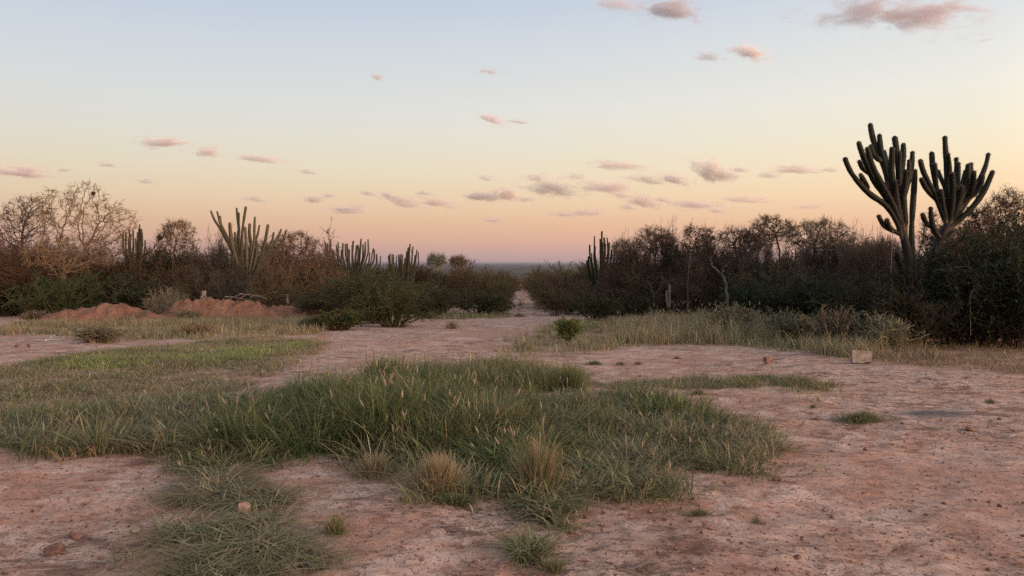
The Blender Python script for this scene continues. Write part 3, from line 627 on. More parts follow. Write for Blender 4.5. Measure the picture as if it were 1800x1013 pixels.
def make_tree(label, Y, trunk_px, lobes, seed, n_attr=420, rtrunk=0.085, rtip=0.006, bark=BROWN, twig_n=1500, twig_l=0.22, twig_r=0.0055, leaf_n=0, leaf_c=None, leaf_s=.06, step=.13, name='bare_tree', depth=0.8, depth_lean=0.0):
    rng = np.random.RandomState(seed); att = []
    tot = sum(l[2] * l[3] for l in lobes)
    for (px, py, rx, ry) in lobes:
        m = max(20, int(1.6 * n_attr * rx * ry / tot)); d = unit(rng.normal(0, 1, (m, 3))) * rng.uniform(0.25, 1, (m, 1)) ** 0.5
        for k in range(m):
            q = at(px + d[k, 0] * rx, py - d[k, 2] * ry, Y); q[1] += d[k, 1] * rx / FPX * Y * depth; att.append(q)
    tr = [at(px, py, Y) for px, py in trunk_px]; g = np.array([tr[0][0], Y, float(ground_z(tr[0][0], Y)) - 0.05])
    if tr[0][2] > g[2] + .1: tr = [g] + tr
    else: tr[0] = g
    for i in range(1, len(tr)): tr[i] = tr[i] + rng.normal(0, .06, 3) * np.array([0, 1, 0])
    P, par = grow_tree(rng, tr, np.array(att), step, step * 1.35)
    ch = np.zeros(len(P)); r = np.zeros(len(P)); e = 2.3; cnt = np.zeros(len(P), int)
    np.add.at(cnt, par[1:], 1)
    for i in range(len(P) - 1, 0, -1):
        if ch[i] == 0: ch[i] = 1.0
        ch[par[i]] += ch[i]   # tips carried
    if ch[0] == 0: ch[0] = 1
    r = np.minimum(rtip * ch ** (1 / e), rtrunk * 1.1)
    i = np.arange(1, len(P)); nodes = np.stack([P[par[i]], P[i] + unit(P[i] - P[par[i]]) * .01], 1); rad = np.stack([r[par[i]] * .5 + r[i] * .5, r[i]], 1)
    org = np.array(tr[0]); T = Mesh(); K = Mesh()
    thick = ch[i] >= max(2.0, np.quantile(ch, .72))
    if not thick.any(): thick[:2] = True
    cols = tint(rng, bark, len(i), .12, .05)
    tubes(T, nodes[thick], rad[thick], cols[thick], 6)
    if (~thick).any(): tubes(K, nodes[~thick], rad[~thick], cols[~thick], 3)
    o = empty(name, org)
    link_obj('trunk', T.build('trunk', M_BARK, True, org), o)
    tips = np.where(ch <= max(1.0, np.quantile(ch, .6)))[0]; tips = tips[tips > 0]; s = tips[rng.randint(0, len(tips), twig_n)]
    d0 = unit(P[s] - P[par[s]]); twig_n_ = twig_n; Tw = walk(rng, P[s], unit(d0 + rng.normal(0, .7, (twig_n, 3))), twig_l * rng.uniform(.4, 1.4, twig_n), 3, .35, .03)
    tubes(K, Tw, np.linspace(twig_r, twig_r * .55, 4)[None] * np.ones((twig_n, 1)), tint(rng, bark, twig_n, .2), 3)
    p2, d2, _ = sprout(rng, Tw, twig_n, .1, 1, 1.1); T2 = walk(rng, p2, d2, twig_l * .5 * rng.uniform(.4, 1.4, twig_n), 2, .35); tubes(K, T2, np.linspace(twig_r * .7, twig_r * .45, 3)[None] * np.ones((twig_n, 1)), tint(rng, bark, twig_n, .2), 3)
    if leaf_n:
        F = Mesh(); p, _, _ = sprout(rng, Tw, leaf_n, 0, 1); leaves(F, rng, p + rng.normal(0, .03, p.shape), leaf_s * rng.uniform(.6, 1.4, leaf_n), tint(rng, leaf_c, leaf_n, .3))
        cr = link_obj('crown', K.build('crown', M_TWIG, False, org), o); link_obj('foliage', F.build('foliage', M_LEAF, False, org), cr)
    else: link_obj('crown', K.build('crown', M_TWIG, False, org), o)
    return tag(o, label, 'tree')
BARKL = (0.165, 0.110, 0.073); BARKD = (0.085, 0.062, 0.052); PALEB = (0.088, 0.068, 0.054)
make_tree('big leafless many-branched tree with a nest, left side', 31, [(112, 548), (110, 505)], [(100, 372, 42, 48), (150, 352, 38, 34), (200, 395, 42, 48), (125, 445, 85, 36), (165, 400, 45, 35)], 101, 900, .10, .0075, BARKL, 2400, .26, .006, leaf_n=3600, leaf_c=(.13, .085, .035), leaf_s=.05)
make_tree('leafless tree with a dark forked trunk near the left edge', 32, [(44, 548), (40, 470), (38, 430)], [(52, 385, 50, 42), (15, 405, 45, 36), (60, 365, 30, 20)], 102, 520, .08, .007, BARKD, 1600, .24, .006)
make_tree('small reddish bare tree with a nest, left of the many-stemmed cactus', 37, [(305, 500), (303, 450)], [(312, 410, 30, 24), (295, 425, 24, 20), (330, 432, 16, 16)], 103, 300, .06, .007, (0.14, .085, .06), 1500, .26, leaf_n=1000, leaf_c=OLIVE)
make_tree('reddish bare tree behind the many-stemmed cactus', 36, [(520, 520), (518, 470)], [(520, 432, 42, 26), (490, 440, 30, 24), (545, 450, 20, 22)], 104, 380, .07, .007, (0.16, .09, .065), 2000, .26, leaf_n=900, leaf_c=REDLEAF)
make_tree('small rounded tree on the skyline left of the gap', 70, [(770, 490), (770, 470)], [(768, 459, 18, 11)], 105, 140, .07, .012, GREYT, 900, .5, .013, leaf_n=900, leaf_c=OLIVE, leaf_s=.12, step=.22)
make_tree('smaller tree on the skyline closest to the hazy gap', 74, [(806, 490), (805, 472)], [(805, 461, 14, 9)], 106, 120, .07, .012, GREYT, 800, .5, .013, leaf_n=700, leaf_c=OLIVE, leaf_s=.12, step=.22)
make_tree('low bare tree just right of the small dark cactus', 38, [(1092, 500), (1090, 460)], [(1095, 438, 20, 20), (1110, 440, 18, 16)], 107, 220, .05, .007, BARKD, 1100, .26)
make_tree('rounded spiky bare tree right of the small dark cactus', 32, [(1155, 510), (1152, 455)], [(1150, 425, 34, 26), (1168, 440, 24, 28)], 108, 460, .07, .007, BARKD, 1900, .28, .006)
make_tree('bare tree with clumped leaves behind the slender pale trunk', 30, [(1218, 505), (1216, 450)], [(1216, 415, 16, 22), (1240, 418, 20, 20), (1225, 440, 30, 20)], 109, 340, .07, .007, BARKD, 1200, .24, .006, leaf_n=1300, leaf_c=(0.09, .06, .035))
make_tree('low spreading bare tree above the pale dead trunk', 29, [(1298, 510), (1300, 465), (1290, 430)], [(1290, 418, 30, 18), (1310, 430, 35, 22)], 110, 320, .06, .007, BARKD, 1200, .26, .006)
make_tree('slender wispy tree with leaning fine branches', 28, [(1372, 505), (1370, 440), (1362, 410)], [(1350, 395, 26, 14), (1340, 412, 30, 16), (1372, 402, 26, 18), (1330, 425, 24, 12)], 111, 420, .06, .006, BARKD, 1500, .24, .0055, leaf_n=1100, leaf_c=(0.11, .085, .05), leaf_s=.035)
make_tree('umbrella-shaped bare tree with a dark forked trunk', 27, [(1428, 505), (1430, 455), (1432, 430)], [(1410, 416, 34, 24), (1450, 412, 36, 24), (1482, 414, 20, 22), (1436, 398, 34, 12), (1470, 436, 30, 14)], 112, 520, .09, .0075, BARKD, 1800, .25, .006)
make_tree('low bare tree on the skyline left of the tall cactus', 25, [(1532, 500), (1534, 465)], [(1520, 448, 34, 18), (1555, 440, 26, 20)], 113, 320, .05, .007, BARKD, 1400, .26, .0055)
make_tree('large dense bare tree behind the tall cactus at the right edge', 18, [(1745, 560), (1742, 470), (1738, 440)], [(1735, 405, 42, 40), (1775, 380, 40, 48), (1700, 425, 46, 30), (1790, 440, 40, 40)], 114, 900, .075, .005, BARKD, 3600, .22, .004, leaf_n=2600, leaf_c=(0.045, .04, .025), leaf_s=.04, step=.11)
make_tree('thin bare tree between the two crowns of the tall cactus', 18.5, [(1650, 560), (1645, 450)], [(1638, 408, 22, 34), (1660, 430, 30, 24)], 115, 260, .035, .005, BARKD, 1100, .2, .004)

# ------------------------------------------------------------------ cacti
def stem_mesh(path, rad, colr, ribs=8, depth=0.26, tip=True, seed=0, spines=0.0, ring=None, woody=False, old=.16):
    """fluted column along a curved path"""
    path = np.array(path); rng = np.random.RandomState(seed)
    # smooth resample
    s = np.concatenate([[0], np.cumsum(np.linalg.norm(np.diff(path, axis=0), axis=1))]); ring = ring or rad * 1.3
    m = max(6, int(s[-1] / ring)); t = np.linspace(0, s[-1], m)
    pts = np.stack([np.interp(t, s, path[:, k]) for k in range(3)], 1)
    for _ in range(max(1, m // 6)):
        pts[1:-1] = (pts[:-2] + pts[2:] + 2 * pts[1:-1]) / 4
    r = rad * (0.80 + 0.24 * np.abs(np.sin(t / (rad * 8.5) + seed * 1.7)) ** .6) * rng.uniform(.95, 1.05, len(t)) * np.interp(t / s[-1], [0, .12, .85, 1], [.80, 1, 1, .88])
    if tip:
        d = unit(pts[-1] - pts[-2]); k = 4
        for j in range(1, k + 1):
            a = j / k * math.pi / 2; pts = np.vstack([pts, pts[m - 1] + d * rad * .95 * math.sin(a)]); r = np.append(r, rad * .88 * max(.05, math.cos(a)))
    n = len(pts); T = unit(np.gradient(pts, axis=0)); a = unit(np.cross(T[0], [0.3, 0.9, 0.1])); K = ribs * 2
    V = np.empty((n, K, 3)); th = np.arange(K) / K * 2 * math.pi; rr = 1 - depth * (np.arange(K) % 2)
    for i in range(n):
        a = unit(a - T[i] * np.dot(a, T[i])); b = np.cross(T[i], a)
        V[i] = pts[i] + r[i] * rr[:, None] * (np.cos(th)[:, None] * a + np.sin(th)[:, None] * b)
    idx = np.arange(n * K).reshape(n, K); nx = np.roll(idx, -1, 1)
    q = np.stack([idx[:-1], nx[:-1], nx[1:], idx[1:]], -1).reshape(-1, 4)
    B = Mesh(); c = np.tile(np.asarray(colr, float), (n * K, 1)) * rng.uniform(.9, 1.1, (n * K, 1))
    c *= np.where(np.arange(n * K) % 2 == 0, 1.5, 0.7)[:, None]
    if not woody:
        f = np.clip((old - np.linspace(0, 1, n)) / (old * .6), 0, 1); c = c * (1 - .8 * np.repeat(f, K)[:, None]) + np.array((.13, .095, .068)) * .8 * np.repeat(f, K)[:, None]
    B.add(V.reshape(-1, 3), q=q, c=c)
    if spines:
        e = V[:, ::2].reshape(-1, 3); cen = np.repeat(pts, ribs, 0); sel = rng.rand(len(e)) < .8; e, cen = e[sel], cen[sel]
        for _ in range(2):
            d = unit(unit(e - cen) + rng.normal(0, .45, e.shape)); sd = unit(np.cross(d, rng.normal(0, 1, e.shape))) * .0022
            v = np.stack([e - sd, e + sd, e + d * spines * rng.uniform(.6, 1.3, (len(e), 1))], 1)
            B.add(v.reshape(-1, 3), t=np.arange(len(e) * 3).reshape(-1, 3), c=(.16, .13, .10))
    return B
def cactus(label, Y, base_px, stems, rpx, seed, colr, spread_y=0.35, group=None, spines=0.0, ribs=8, name='cactus', trunk=None, trunk_r=None, base_conv=None, old=.12):
    rng = np.random.RandomState(seed); b = at(base_px[0], base_px[1], Y); org = np.array([b[0], Y, float(ground_z(b[0], Y))])
    o = empty(name, org)
    if trunk:
        for tpx in trunk:
            p = [at(x, y, Y) for x, y in tpx]; p[0] = np.array([p[0][0], Y, float(ground_z(p[0][0], Y)) - .05])
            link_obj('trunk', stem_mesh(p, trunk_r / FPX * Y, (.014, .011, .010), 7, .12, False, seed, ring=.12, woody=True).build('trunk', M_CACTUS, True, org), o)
    for i, st in enumerate(stems):
        off = st[0] if isinstance(st[0], (int, float)) else None
        rm = 1.0
        if off is not None: st_pts = st[1:]
        else: st_pts = st; off = rng.uniform(-1, 1) * spread_y
        if isinstance(st_pts[-1], (int, float)): rm = st_pts[-1]; st_pts = st_pts[:-1]
        pts = st_pts[::-1]; m = len(pts); P = []
        for j, (x, y) in enumerate(pts):
            w = j / max(1, m - 1); q = at(x, y, Y); sc_ = (Y + off * w) / Y
            q = at(x, y, Y + off * (w if base_conv is None else w)); P.append(q)
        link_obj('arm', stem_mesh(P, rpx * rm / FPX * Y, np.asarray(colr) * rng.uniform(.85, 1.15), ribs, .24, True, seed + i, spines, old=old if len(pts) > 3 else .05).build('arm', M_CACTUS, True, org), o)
    return tag(o, label, 'cactus', group)
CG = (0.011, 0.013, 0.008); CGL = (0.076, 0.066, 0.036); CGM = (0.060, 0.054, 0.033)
# the tall pair at the right
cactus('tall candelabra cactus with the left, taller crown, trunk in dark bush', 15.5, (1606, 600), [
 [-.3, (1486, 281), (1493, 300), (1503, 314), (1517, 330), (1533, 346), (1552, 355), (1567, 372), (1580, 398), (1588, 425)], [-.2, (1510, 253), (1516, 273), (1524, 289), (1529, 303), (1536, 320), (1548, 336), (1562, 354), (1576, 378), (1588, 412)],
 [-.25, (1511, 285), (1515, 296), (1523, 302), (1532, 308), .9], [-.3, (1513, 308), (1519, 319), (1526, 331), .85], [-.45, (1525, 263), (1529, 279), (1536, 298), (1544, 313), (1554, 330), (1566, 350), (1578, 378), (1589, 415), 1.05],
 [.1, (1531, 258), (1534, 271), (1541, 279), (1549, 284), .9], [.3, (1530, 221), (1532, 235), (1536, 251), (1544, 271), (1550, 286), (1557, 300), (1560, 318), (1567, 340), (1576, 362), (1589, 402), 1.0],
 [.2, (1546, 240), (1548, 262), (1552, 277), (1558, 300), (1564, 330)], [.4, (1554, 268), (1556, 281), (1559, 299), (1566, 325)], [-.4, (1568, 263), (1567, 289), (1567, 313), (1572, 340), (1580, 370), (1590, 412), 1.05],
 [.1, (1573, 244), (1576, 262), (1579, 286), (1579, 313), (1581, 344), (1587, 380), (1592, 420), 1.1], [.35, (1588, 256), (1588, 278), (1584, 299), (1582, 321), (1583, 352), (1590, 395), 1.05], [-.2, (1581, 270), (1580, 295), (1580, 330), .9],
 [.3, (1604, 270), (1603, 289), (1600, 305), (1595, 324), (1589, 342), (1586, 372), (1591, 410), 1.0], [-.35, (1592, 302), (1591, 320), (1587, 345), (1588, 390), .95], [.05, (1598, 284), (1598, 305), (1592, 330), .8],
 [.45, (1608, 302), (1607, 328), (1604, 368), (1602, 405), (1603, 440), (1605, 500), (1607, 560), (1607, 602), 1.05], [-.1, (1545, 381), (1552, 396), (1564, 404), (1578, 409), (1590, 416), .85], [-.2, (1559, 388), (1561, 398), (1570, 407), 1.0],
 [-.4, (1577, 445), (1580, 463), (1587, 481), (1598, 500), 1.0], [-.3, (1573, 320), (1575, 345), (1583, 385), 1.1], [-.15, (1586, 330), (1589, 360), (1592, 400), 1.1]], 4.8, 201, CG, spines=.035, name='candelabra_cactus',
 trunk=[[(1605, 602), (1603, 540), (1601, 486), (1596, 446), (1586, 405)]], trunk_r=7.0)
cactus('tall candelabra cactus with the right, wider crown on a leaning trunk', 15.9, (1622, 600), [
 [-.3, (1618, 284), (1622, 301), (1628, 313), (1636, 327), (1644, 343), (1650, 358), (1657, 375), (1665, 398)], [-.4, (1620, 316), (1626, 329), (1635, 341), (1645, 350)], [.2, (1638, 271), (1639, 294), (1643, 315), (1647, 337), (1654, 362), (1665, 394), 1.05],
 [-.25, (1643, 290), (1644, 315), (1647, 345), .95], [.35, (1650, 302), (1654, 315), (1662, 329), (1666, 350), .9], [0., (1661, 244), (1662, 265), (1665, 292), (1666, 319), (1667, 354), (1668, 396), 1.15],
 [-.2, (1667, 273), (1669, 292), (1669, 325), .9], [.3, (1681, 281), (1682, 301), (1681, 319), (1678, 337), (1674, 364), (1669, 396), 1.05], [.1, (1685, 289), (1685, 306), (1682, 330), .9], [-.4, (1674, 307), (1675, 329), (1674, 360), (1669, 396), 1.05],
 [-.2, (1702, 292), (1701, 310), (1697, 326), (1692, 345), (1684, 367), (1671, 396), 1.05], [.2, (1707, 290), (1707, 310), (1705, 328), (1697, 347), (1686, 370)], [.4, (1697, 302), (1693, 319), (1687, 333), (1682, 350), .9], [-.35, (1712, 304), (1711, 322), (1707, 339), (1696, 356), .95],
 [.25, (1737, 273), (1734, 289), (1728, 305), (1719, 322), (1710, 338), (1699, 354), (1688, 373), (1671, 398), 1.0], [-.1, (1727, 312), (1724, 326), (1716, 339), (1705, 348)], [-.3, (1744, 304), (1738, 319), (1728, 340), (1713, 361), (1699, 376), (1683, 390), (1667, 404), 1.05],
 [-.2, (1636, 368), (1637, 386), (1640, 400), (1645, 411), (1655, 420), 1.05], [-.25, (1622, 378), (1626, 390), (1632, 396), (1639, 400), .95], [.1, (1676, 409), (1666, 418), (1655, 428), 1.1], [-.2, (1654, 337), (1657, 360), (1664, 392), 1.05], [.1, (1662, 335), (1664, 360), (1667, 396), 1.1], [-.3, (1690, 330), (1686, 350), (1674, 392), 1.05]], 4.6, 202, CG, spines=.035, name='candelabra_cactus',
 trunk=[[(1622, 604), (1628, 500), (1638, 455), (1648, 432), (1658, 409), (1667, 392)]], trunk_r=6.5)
# the many-stemmed one at the left
cactus('many-stemmed olive cactus fanning out above the red soil heap', 30.5, (434, 525), [
 [.3, (371, 372), (377, 388), (386, 400), (394, 417), (403, 432), (412, 452), (422, 480), (432, 515), .95], [-.2, (382, 373), (386, 390), (392, 408), (401, 424), (412, 448), .9], [.1, (387, 381), (388, 394), (396, 409), (404, 426), .9], [-.3, (404, 394), (405, 412), (409, 434), (420, 470), (431, 512), 1.5],
 [.4, (416, 367), (418, 387), (420, 408), (420, 435), (428, 480), (433, 515), 1.0], [.3, (420, 375), (420, 392), (421, 410), .8], [0., (432, 365), (428, 390), (425, 417), (425, 445), (430, 485), (433, 515), 1.1], [-.4, (431, 401), (433, 426), (434, 453), (434, 470), (433, 497), (434, 520), 1.2],
 [.3, (439, 395), (438, 412), (442, 432), (440, 470), (436, 512), 1.3], [-.2, (448, 383), (447, 405), (447, 426), (443, 451), (439, 472), (436, 510), 1.0], [-.1, (456, 397), (453, 413), (447, 428), .85], [.5, (471, 397), (468, 415), (464, 435), (459, 455), (447, 485), (437, 515), 1.4],
 [-.1, (494, 404), (488, 421), (478, 435), (467, 451), (453, 472), (440, 500), .9], [-.4, (503, 406), (496, 426), (482, 447), (464, 465), (450, 485), (437, 510), .9], [.2, (481, 410), (478, 426), (470, 446), (455, 470), (440, 505), 1.0], [.4, (451, 425), (452, 445), (444, 480), 1.3], [.6, (419, 407), (419, 425), (424, 450), 1.3],
 [-.5, (411, 440), (409, 470), (407, 500), (406, 530), .6], [-.6, (424, 450), (416, 478), (409, 505), (404, 532), .6], [-.5, (458, 490), (457, 510), (457, 532), .5], [.1, (413, 410), (416, 436), (426, 475), 1.0]], 2.15, 203, CGL, spread_y=.5, name='fan_cactus', old=.5)
def cluster(label, Y, base, tips, rpx, seed, colr, conv=0.35, name='cactus_cluster', yb=None):
    rng = np.random.RandomState(seed); st = []
    for (tx, ty) in tips:
        by = base[1]; x1 = base[0] + (tx - base[0]) * (0.75 + rng.uniform(-.1, .05)); y1 = ty + (by - ty) * .38; x2 = base[0] + (tx - base[0]) * conv
        st.append([rng.uniform(-.8, .8), (tx, ty), (tx * .9 + x1 * .1 + rng.uniform(-2, 2), ty + (y1 - ty) * .5), (x1, y1), (x2 * .6 + x1 * .4, y1 + (by - y1) * .5), (x2, by), rng.uniform(.7, 1.25)])
    return cactus(label, Y, base, st, rpx, seed, colr, name=name, old=.4)
cluster('wide cactus cluster with crowded stems above the tall green bush', 38, (620, 535), [(572, 430), (575.5, 429), (581, 422), (580, 428), (591, 432), (594.4, 426.7), (603, 429), (607, 430), (610, 429.4), (621, 425), (619, 432), (626.7, 433), (629.4, 432), (634.7, 421), (637.8, 431), (642, 427), (647, 422), (656, 436.7), (657.8, 440), (662, 448), (669, 451), (600, 440), (614, 440), (585, 440), (638, 442), (625, 445), (650, 445)], 1.55, 204, CGM, .45)
cluster('smaller cactus cluster left of the hazy gap, tallest stems on its right', 44, (708, 540), [(683, 451), (685.5, 447.8), (689.4, 447.8), (692, 449), (697, 450.5), (701, 449), (705, 448), (708, 449.4), (715, 443), (717.8, 436.7), (721, 430), (726, 434.4), (724.4, 439), (732.8, 440), (735, 444), (730, 450), (720, 450), (712, 455)], 1.6, 205, CGM, .5)
cluster('cactus cluster beside the big leafless tree', 36, (234, 530), [(217, 409.6), (221.7, 409.6), (227, 404), (230.6, 412.6), (234, 406), (241.5, 409.6), (245.4, 395.8), (244, 402.7), (248.4, 403.7), (250, 409.6), (255, 423), (226, 418), (238, 420)], 1.7, 206, CGM, .6)
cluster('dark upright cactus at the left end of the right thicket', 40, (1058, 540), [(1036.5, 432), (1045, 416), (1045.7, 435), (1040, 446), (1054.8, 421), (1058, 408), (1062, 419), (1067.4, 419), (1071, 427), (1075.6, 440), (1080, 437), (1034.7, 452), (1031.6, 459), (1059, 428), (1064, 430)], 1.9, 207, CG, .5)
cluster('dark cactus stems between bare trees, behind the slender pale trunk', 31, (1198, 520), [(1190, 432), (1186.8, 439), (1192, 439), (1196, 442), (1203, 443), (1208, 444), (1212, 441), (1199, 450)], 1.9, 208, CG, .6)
cluster('yellowish green cactus stems under the rounded bare tree', 35, (1124, 530), [(1104, 448.7), (1108, 447), (1113, 446), (1117.8, 443.8), (1122, 448), (1126, 443.8), (1133.6, 446), (1140, 445), (1143.4, 446), (1130, 450)], 1.6, 209, CGM, .8)
cactus('short round-topped cactus stub in front of the bare thicket', 28, (1177, 535), [[0., (1177, 503), (1177, 515), (1177, 540), 1.0], [.1, (1172, 512), (1172, 525), (1174, 540), .8]], 2.6, 210, (.13, .11, .075), name='cactus_stub')

# ------------------------------------------------------------------ dead wood, stones, slab
def wood_thing(name, label, cat, px_paths, Y, r, colr, seed, part='branch', k=6, yoff=0.0):
    rng = np.random.RandomState(seed); P0 = at(*px_paths[0][0], Y); org = np.array([P0[0], Y, float(ground_z(P0[0], Y))])
    o = empty(name, org)
    for j, pp in enumerate(px_paths):
        dy = rng.uniform(-.3, .3) * yoff
        P = np.array([at(x, y, Y + dy * (i > 0)) for i, (x, y) in enumerate(pp)]); s = np.linspace(0, 1, len(P)); t = np.linspace(0, 1, len(P) * 4)
        Q = np.stack([np.interp(t, s, P[:, c]) for c in range(3)], 1); Q[1:-1] += rng.normal(0, r * .35, Q[1:-1].shape)
        rr = np.linspace(r, r * .35, len(t)) * (1.0 if j == 0 else .7); B = Mesh(); tubes(B, Q[None], rr[None], tint(rng, colr, 1, .1), k)
        link_obj('trunk' if (j == 0 and part == 'trunk') else 'branch', B.build('branch', M_BARK, True, org), o)
    return tag(o, label, cat)
wood_thing('dead_tree', 'pale dead trunk bent to the left in the right thicket', 'dead tree', [[(1279, 548), (1277, 520), (1275, 495), (1268, 481), (1253, 470), (1249, 458), (1250, 452)], [(1268, 481), (1272, 470), (1284, 462)]], 23.2, .052, PALEB, 301, 'trunk')
wood_thing('dead_tree', 'slender pale trunk standing among bare trees', 'dead tree', [[(1209, 548), (1209, 505), (1210, 480), (1212, 455), (1213, 445)], [(1211, 470), (1222, 452)]], 28.0, .034, PALEB, 302, 'trunk')
wood_thing('dead_tree', 'forked pale sapling low in the right thicket', 'dead tree', [[(1150, 540), (1149, 518), (1142, 500), (1137, 490)], [(1149, 520), (1160, 505), (1166, 498)]], 29.0, .026, PALEB, 303, 'trunk')
wood_thing('fallen_limbs', 'orange-lit broken limbs spreading low from the big leafless tree', 'dead branches', [[(108, 482), (130, 470), (155, 460), (185, 450), (205, 458), (214, 460)], [(112, 478), (140, 462), (165, 460), (190, 466), (203, 462)], [(115, 480), (135, 476), (160, 470)], [(108, 480), (114, 490), (118, 500)], [(84, 482), (100, 483), (112, 480)], [(110, 476), (120, 462), (124, 455)], [(112, 476), (126, 455), (150, 444)]], 29.6, .022, (.20, .13, .085), 304, yoff=2.0)
wood_thing('branch_pile', 'pile of dead grey branches at the foot of the fan cactus', 'dead branches', [[(400, 527), (425, 518), (450, 520), (470, 526)], [(395, 522), (420, 524), (445, 530), (462, 528)], [(440, 522), (462, 520), (478, 514), (490, 512)], [(415, 530), (430, 520), (442, 515)], [(405, 531), (440, 531), (470, 530)], [(450, 530), (458, 522), (470, 519), (486, 516)], [(420, 516), (436, 524), (446, 534)], [(462, 533), (480, 524), (498, 518), (505, 520)], [(430, 533), (444, 524), (466, 521)]], 28.9, .036, (.24, .185, .15), 305, yoff=3.0)
wood_thing('dead_branch', 'pale grey dead branch arching out of the twig tangle', 'dead branch', [[(463, 528), (470, 512), (482, 503), (495, 498), (510, 500)], [(482, 503), (492, 506), (503, 508)]], 30.0, .03, (.24, .19, .16), 308)
wood_thing('dead_branch', 'pale bare branch arching over the dark leafy bush', 'dead branch', [[(1706, 590), (1706, 540), (1704, 520), (1718, 505), (1722, 490), (1712, 476), (1698, 468), (1680, 470), (1668, 474)], [(1706, 515), (1716, 500), (1728, 492)], [(1706, 522), (1724, 508), (1733, 496)]], 14.0, .009, (.12, .098, .082), 306)
wood_thing('hanging_vine', 'thin dry vine hanging from the left cactus crown', 'vine', [[(1569, 405), (1568, 440), (1566, 475), (1569, 510), (1571, 545)]], 15.1, .008, (.2, .16, .12), 307, k=5)
def stump(label, px, base_py, top_py, wpx, colr, lean, seed, Y=None):
    g = gp(px, base_py) if Y is None else at(px, base_py, Y); Yb = g[1]; r = wpx / 2 / FPX * Yb; H = (base_py - top_py) / FPX * Yb
    rng = np.random.RandomState(seed); n = 10; th = np.arange(n) / n * 2 * math.pi; rings = []
    for i, (f, m) in enumerate(((-.25, 1.15), (.1, 1.1), (.5, .97), (.9, 1.0), (1.0, .92))):
        z = np.full(n, f * H) + (rng.uniform(-.08, .08, n) * H if f > .85 else 0)
        rings.append(np.stack([np.cos(th) * r * m * rng.uniform(.85, 1.12, n) + lean * f * H, np.sin(th) * r * m * rng.uniform(.85, 1.12, n), z], 1))
    V = np.concatenate(rings + [np.array([[lean * H, 0, H * .95]])]); idx = np.arange(5 * n).reshape(5, n); nx = np.roll(idx, -1, 1)
    B = Mesh(); B.add(V, q=np.stack([idx[:-1], nx[:-1], nx[1:], idx[1:]], -1).reshape(-1, 4), t=[(idx[4, i], nx[4, i], 5 * n) for i in range(n)], c=tint(rng, colr, len(V), .15))
    o = link_obj('tree_stump', B.build('tree_stump', M_BARK, False)); o.location = g
    return tag(o, label, 'stump')
stump('pale sawn stump leaning on top of the red soil heap', 357, 525, 512, 8, (.36, .29, .25), .15, 320, 28.6)
stump('short grey post stub at the end of the branch pile', 505, 530, 518, 5, (.2, .16, .13), 0, 321, 29.2)

def rock(name, label, px, py, wpx, hpx, colr, seed, cat='stone', flat=1.0, rotz=0.0, sink=.25):
    import bmesh
    g = gp(px, py); Y = g[1]; w = wpx / FPX * Y; h = hpx / FPX * Y; rng = np.random.RandomState(seed)
    bm = bmesh.new(); bmesh.ops.create_icosphere(bm, subdivisions=3, radius=.5)
    pl = unit(rng.normal(0, 1, (9, 3))); off = rng.uniform(.28, .42, 9)
    V = []
    for v in bm.verts:
        c = np.array(v.co)
        for q, d in zip(pl, off):
            s = c @ q
            if s > d: c = c - q * (s - d)
        c = c * (1 + .05 * rng.normal()); V.append(c)
    F = [[v.index for v in f.verts] for f in bm.faces]; bm.free(); V = np.array(V); V = V / (V.max(0) - V.min(0)) * np.array([w, w * .8, h * (1 + sink)])
    V[:, 2] += h * .5 * (1 - sink)
    B = Mesh(); B.add(V, t=F, c=tint(rng, colr, len(V), .12)); o = link_obj(name, B.build(name, M_ROCK, False)); o.location = g; o.rotation_euler.z = rotz
    return tag(o, label, cat)
RK = (.26, .145, .11)
rock('stone', 'flat reddish brown stone at the lower left corner, biggest on bare dirt', 97, 968, 34, 20, (.15, .085, .068), 401)
rock('stone', 'half-buried lump of red dirt behind the flat brown stone', 135, 938, 26, 10, (.19, .10, .075), 402)
rock('stone', 'pale pointed stone standing among the sparse front grass', 430, 910, 24, 26, (.30, .20, .155), 403)
rock('stone', 'pale low stone at the edge of the sparse front grass', 240, 930, 20, 8, (.34, .24, .19), 404)
rock('stone', 'dark small stone on the far left dirt', 30, 612, 8, 6, (.12, .08, .07), 405)
rock('stone', 'dark small stone right beside another on the far left dirt', 51, 612, 7, 7, (.12, .08, .07), 406)
rock('stone', 'small stone lying below the red brick', 1349, 642, 11, 5, (.22, .12, .095), 407)
rock('stone', 'small dark flat stone right of the ash stain', 1758, 737, 10, 4, (.11, .07, .06), 408)
rock('stone', 'brown clod on the dirt in front of the ash stain', 1706, 755, 18, 7, (.20, .11, .085), 409)
rock('stone', 'small dark clod on the dirt below the front grass edge', 1030, 912, 14, 6, (.14, .085, .07), 410)
rock('stone', 'small dark clod near the lower right, on bare dirt', 1402, 985, 14, 7, (.16, .085, .07), 411)
rock('stone', 'pinkish stone at the foot of the tall cactus', 1610, 606, 22, 12, (.36, .22, .18), 412)
rock('stone', 'brown clod right of the main grass clump', 1522, 787, 10, 6, (.22, .12, .09), 413)
rock('stone', 'small dark clod beside the right tip of the main grass clump', 1362, 842, 11, 5, (.16, .09, .075), 414)
rock('stone', 'dark clod below the right tip of the grass clump', 1410, 950, 10, 7, (.18, .1, .08), 415)
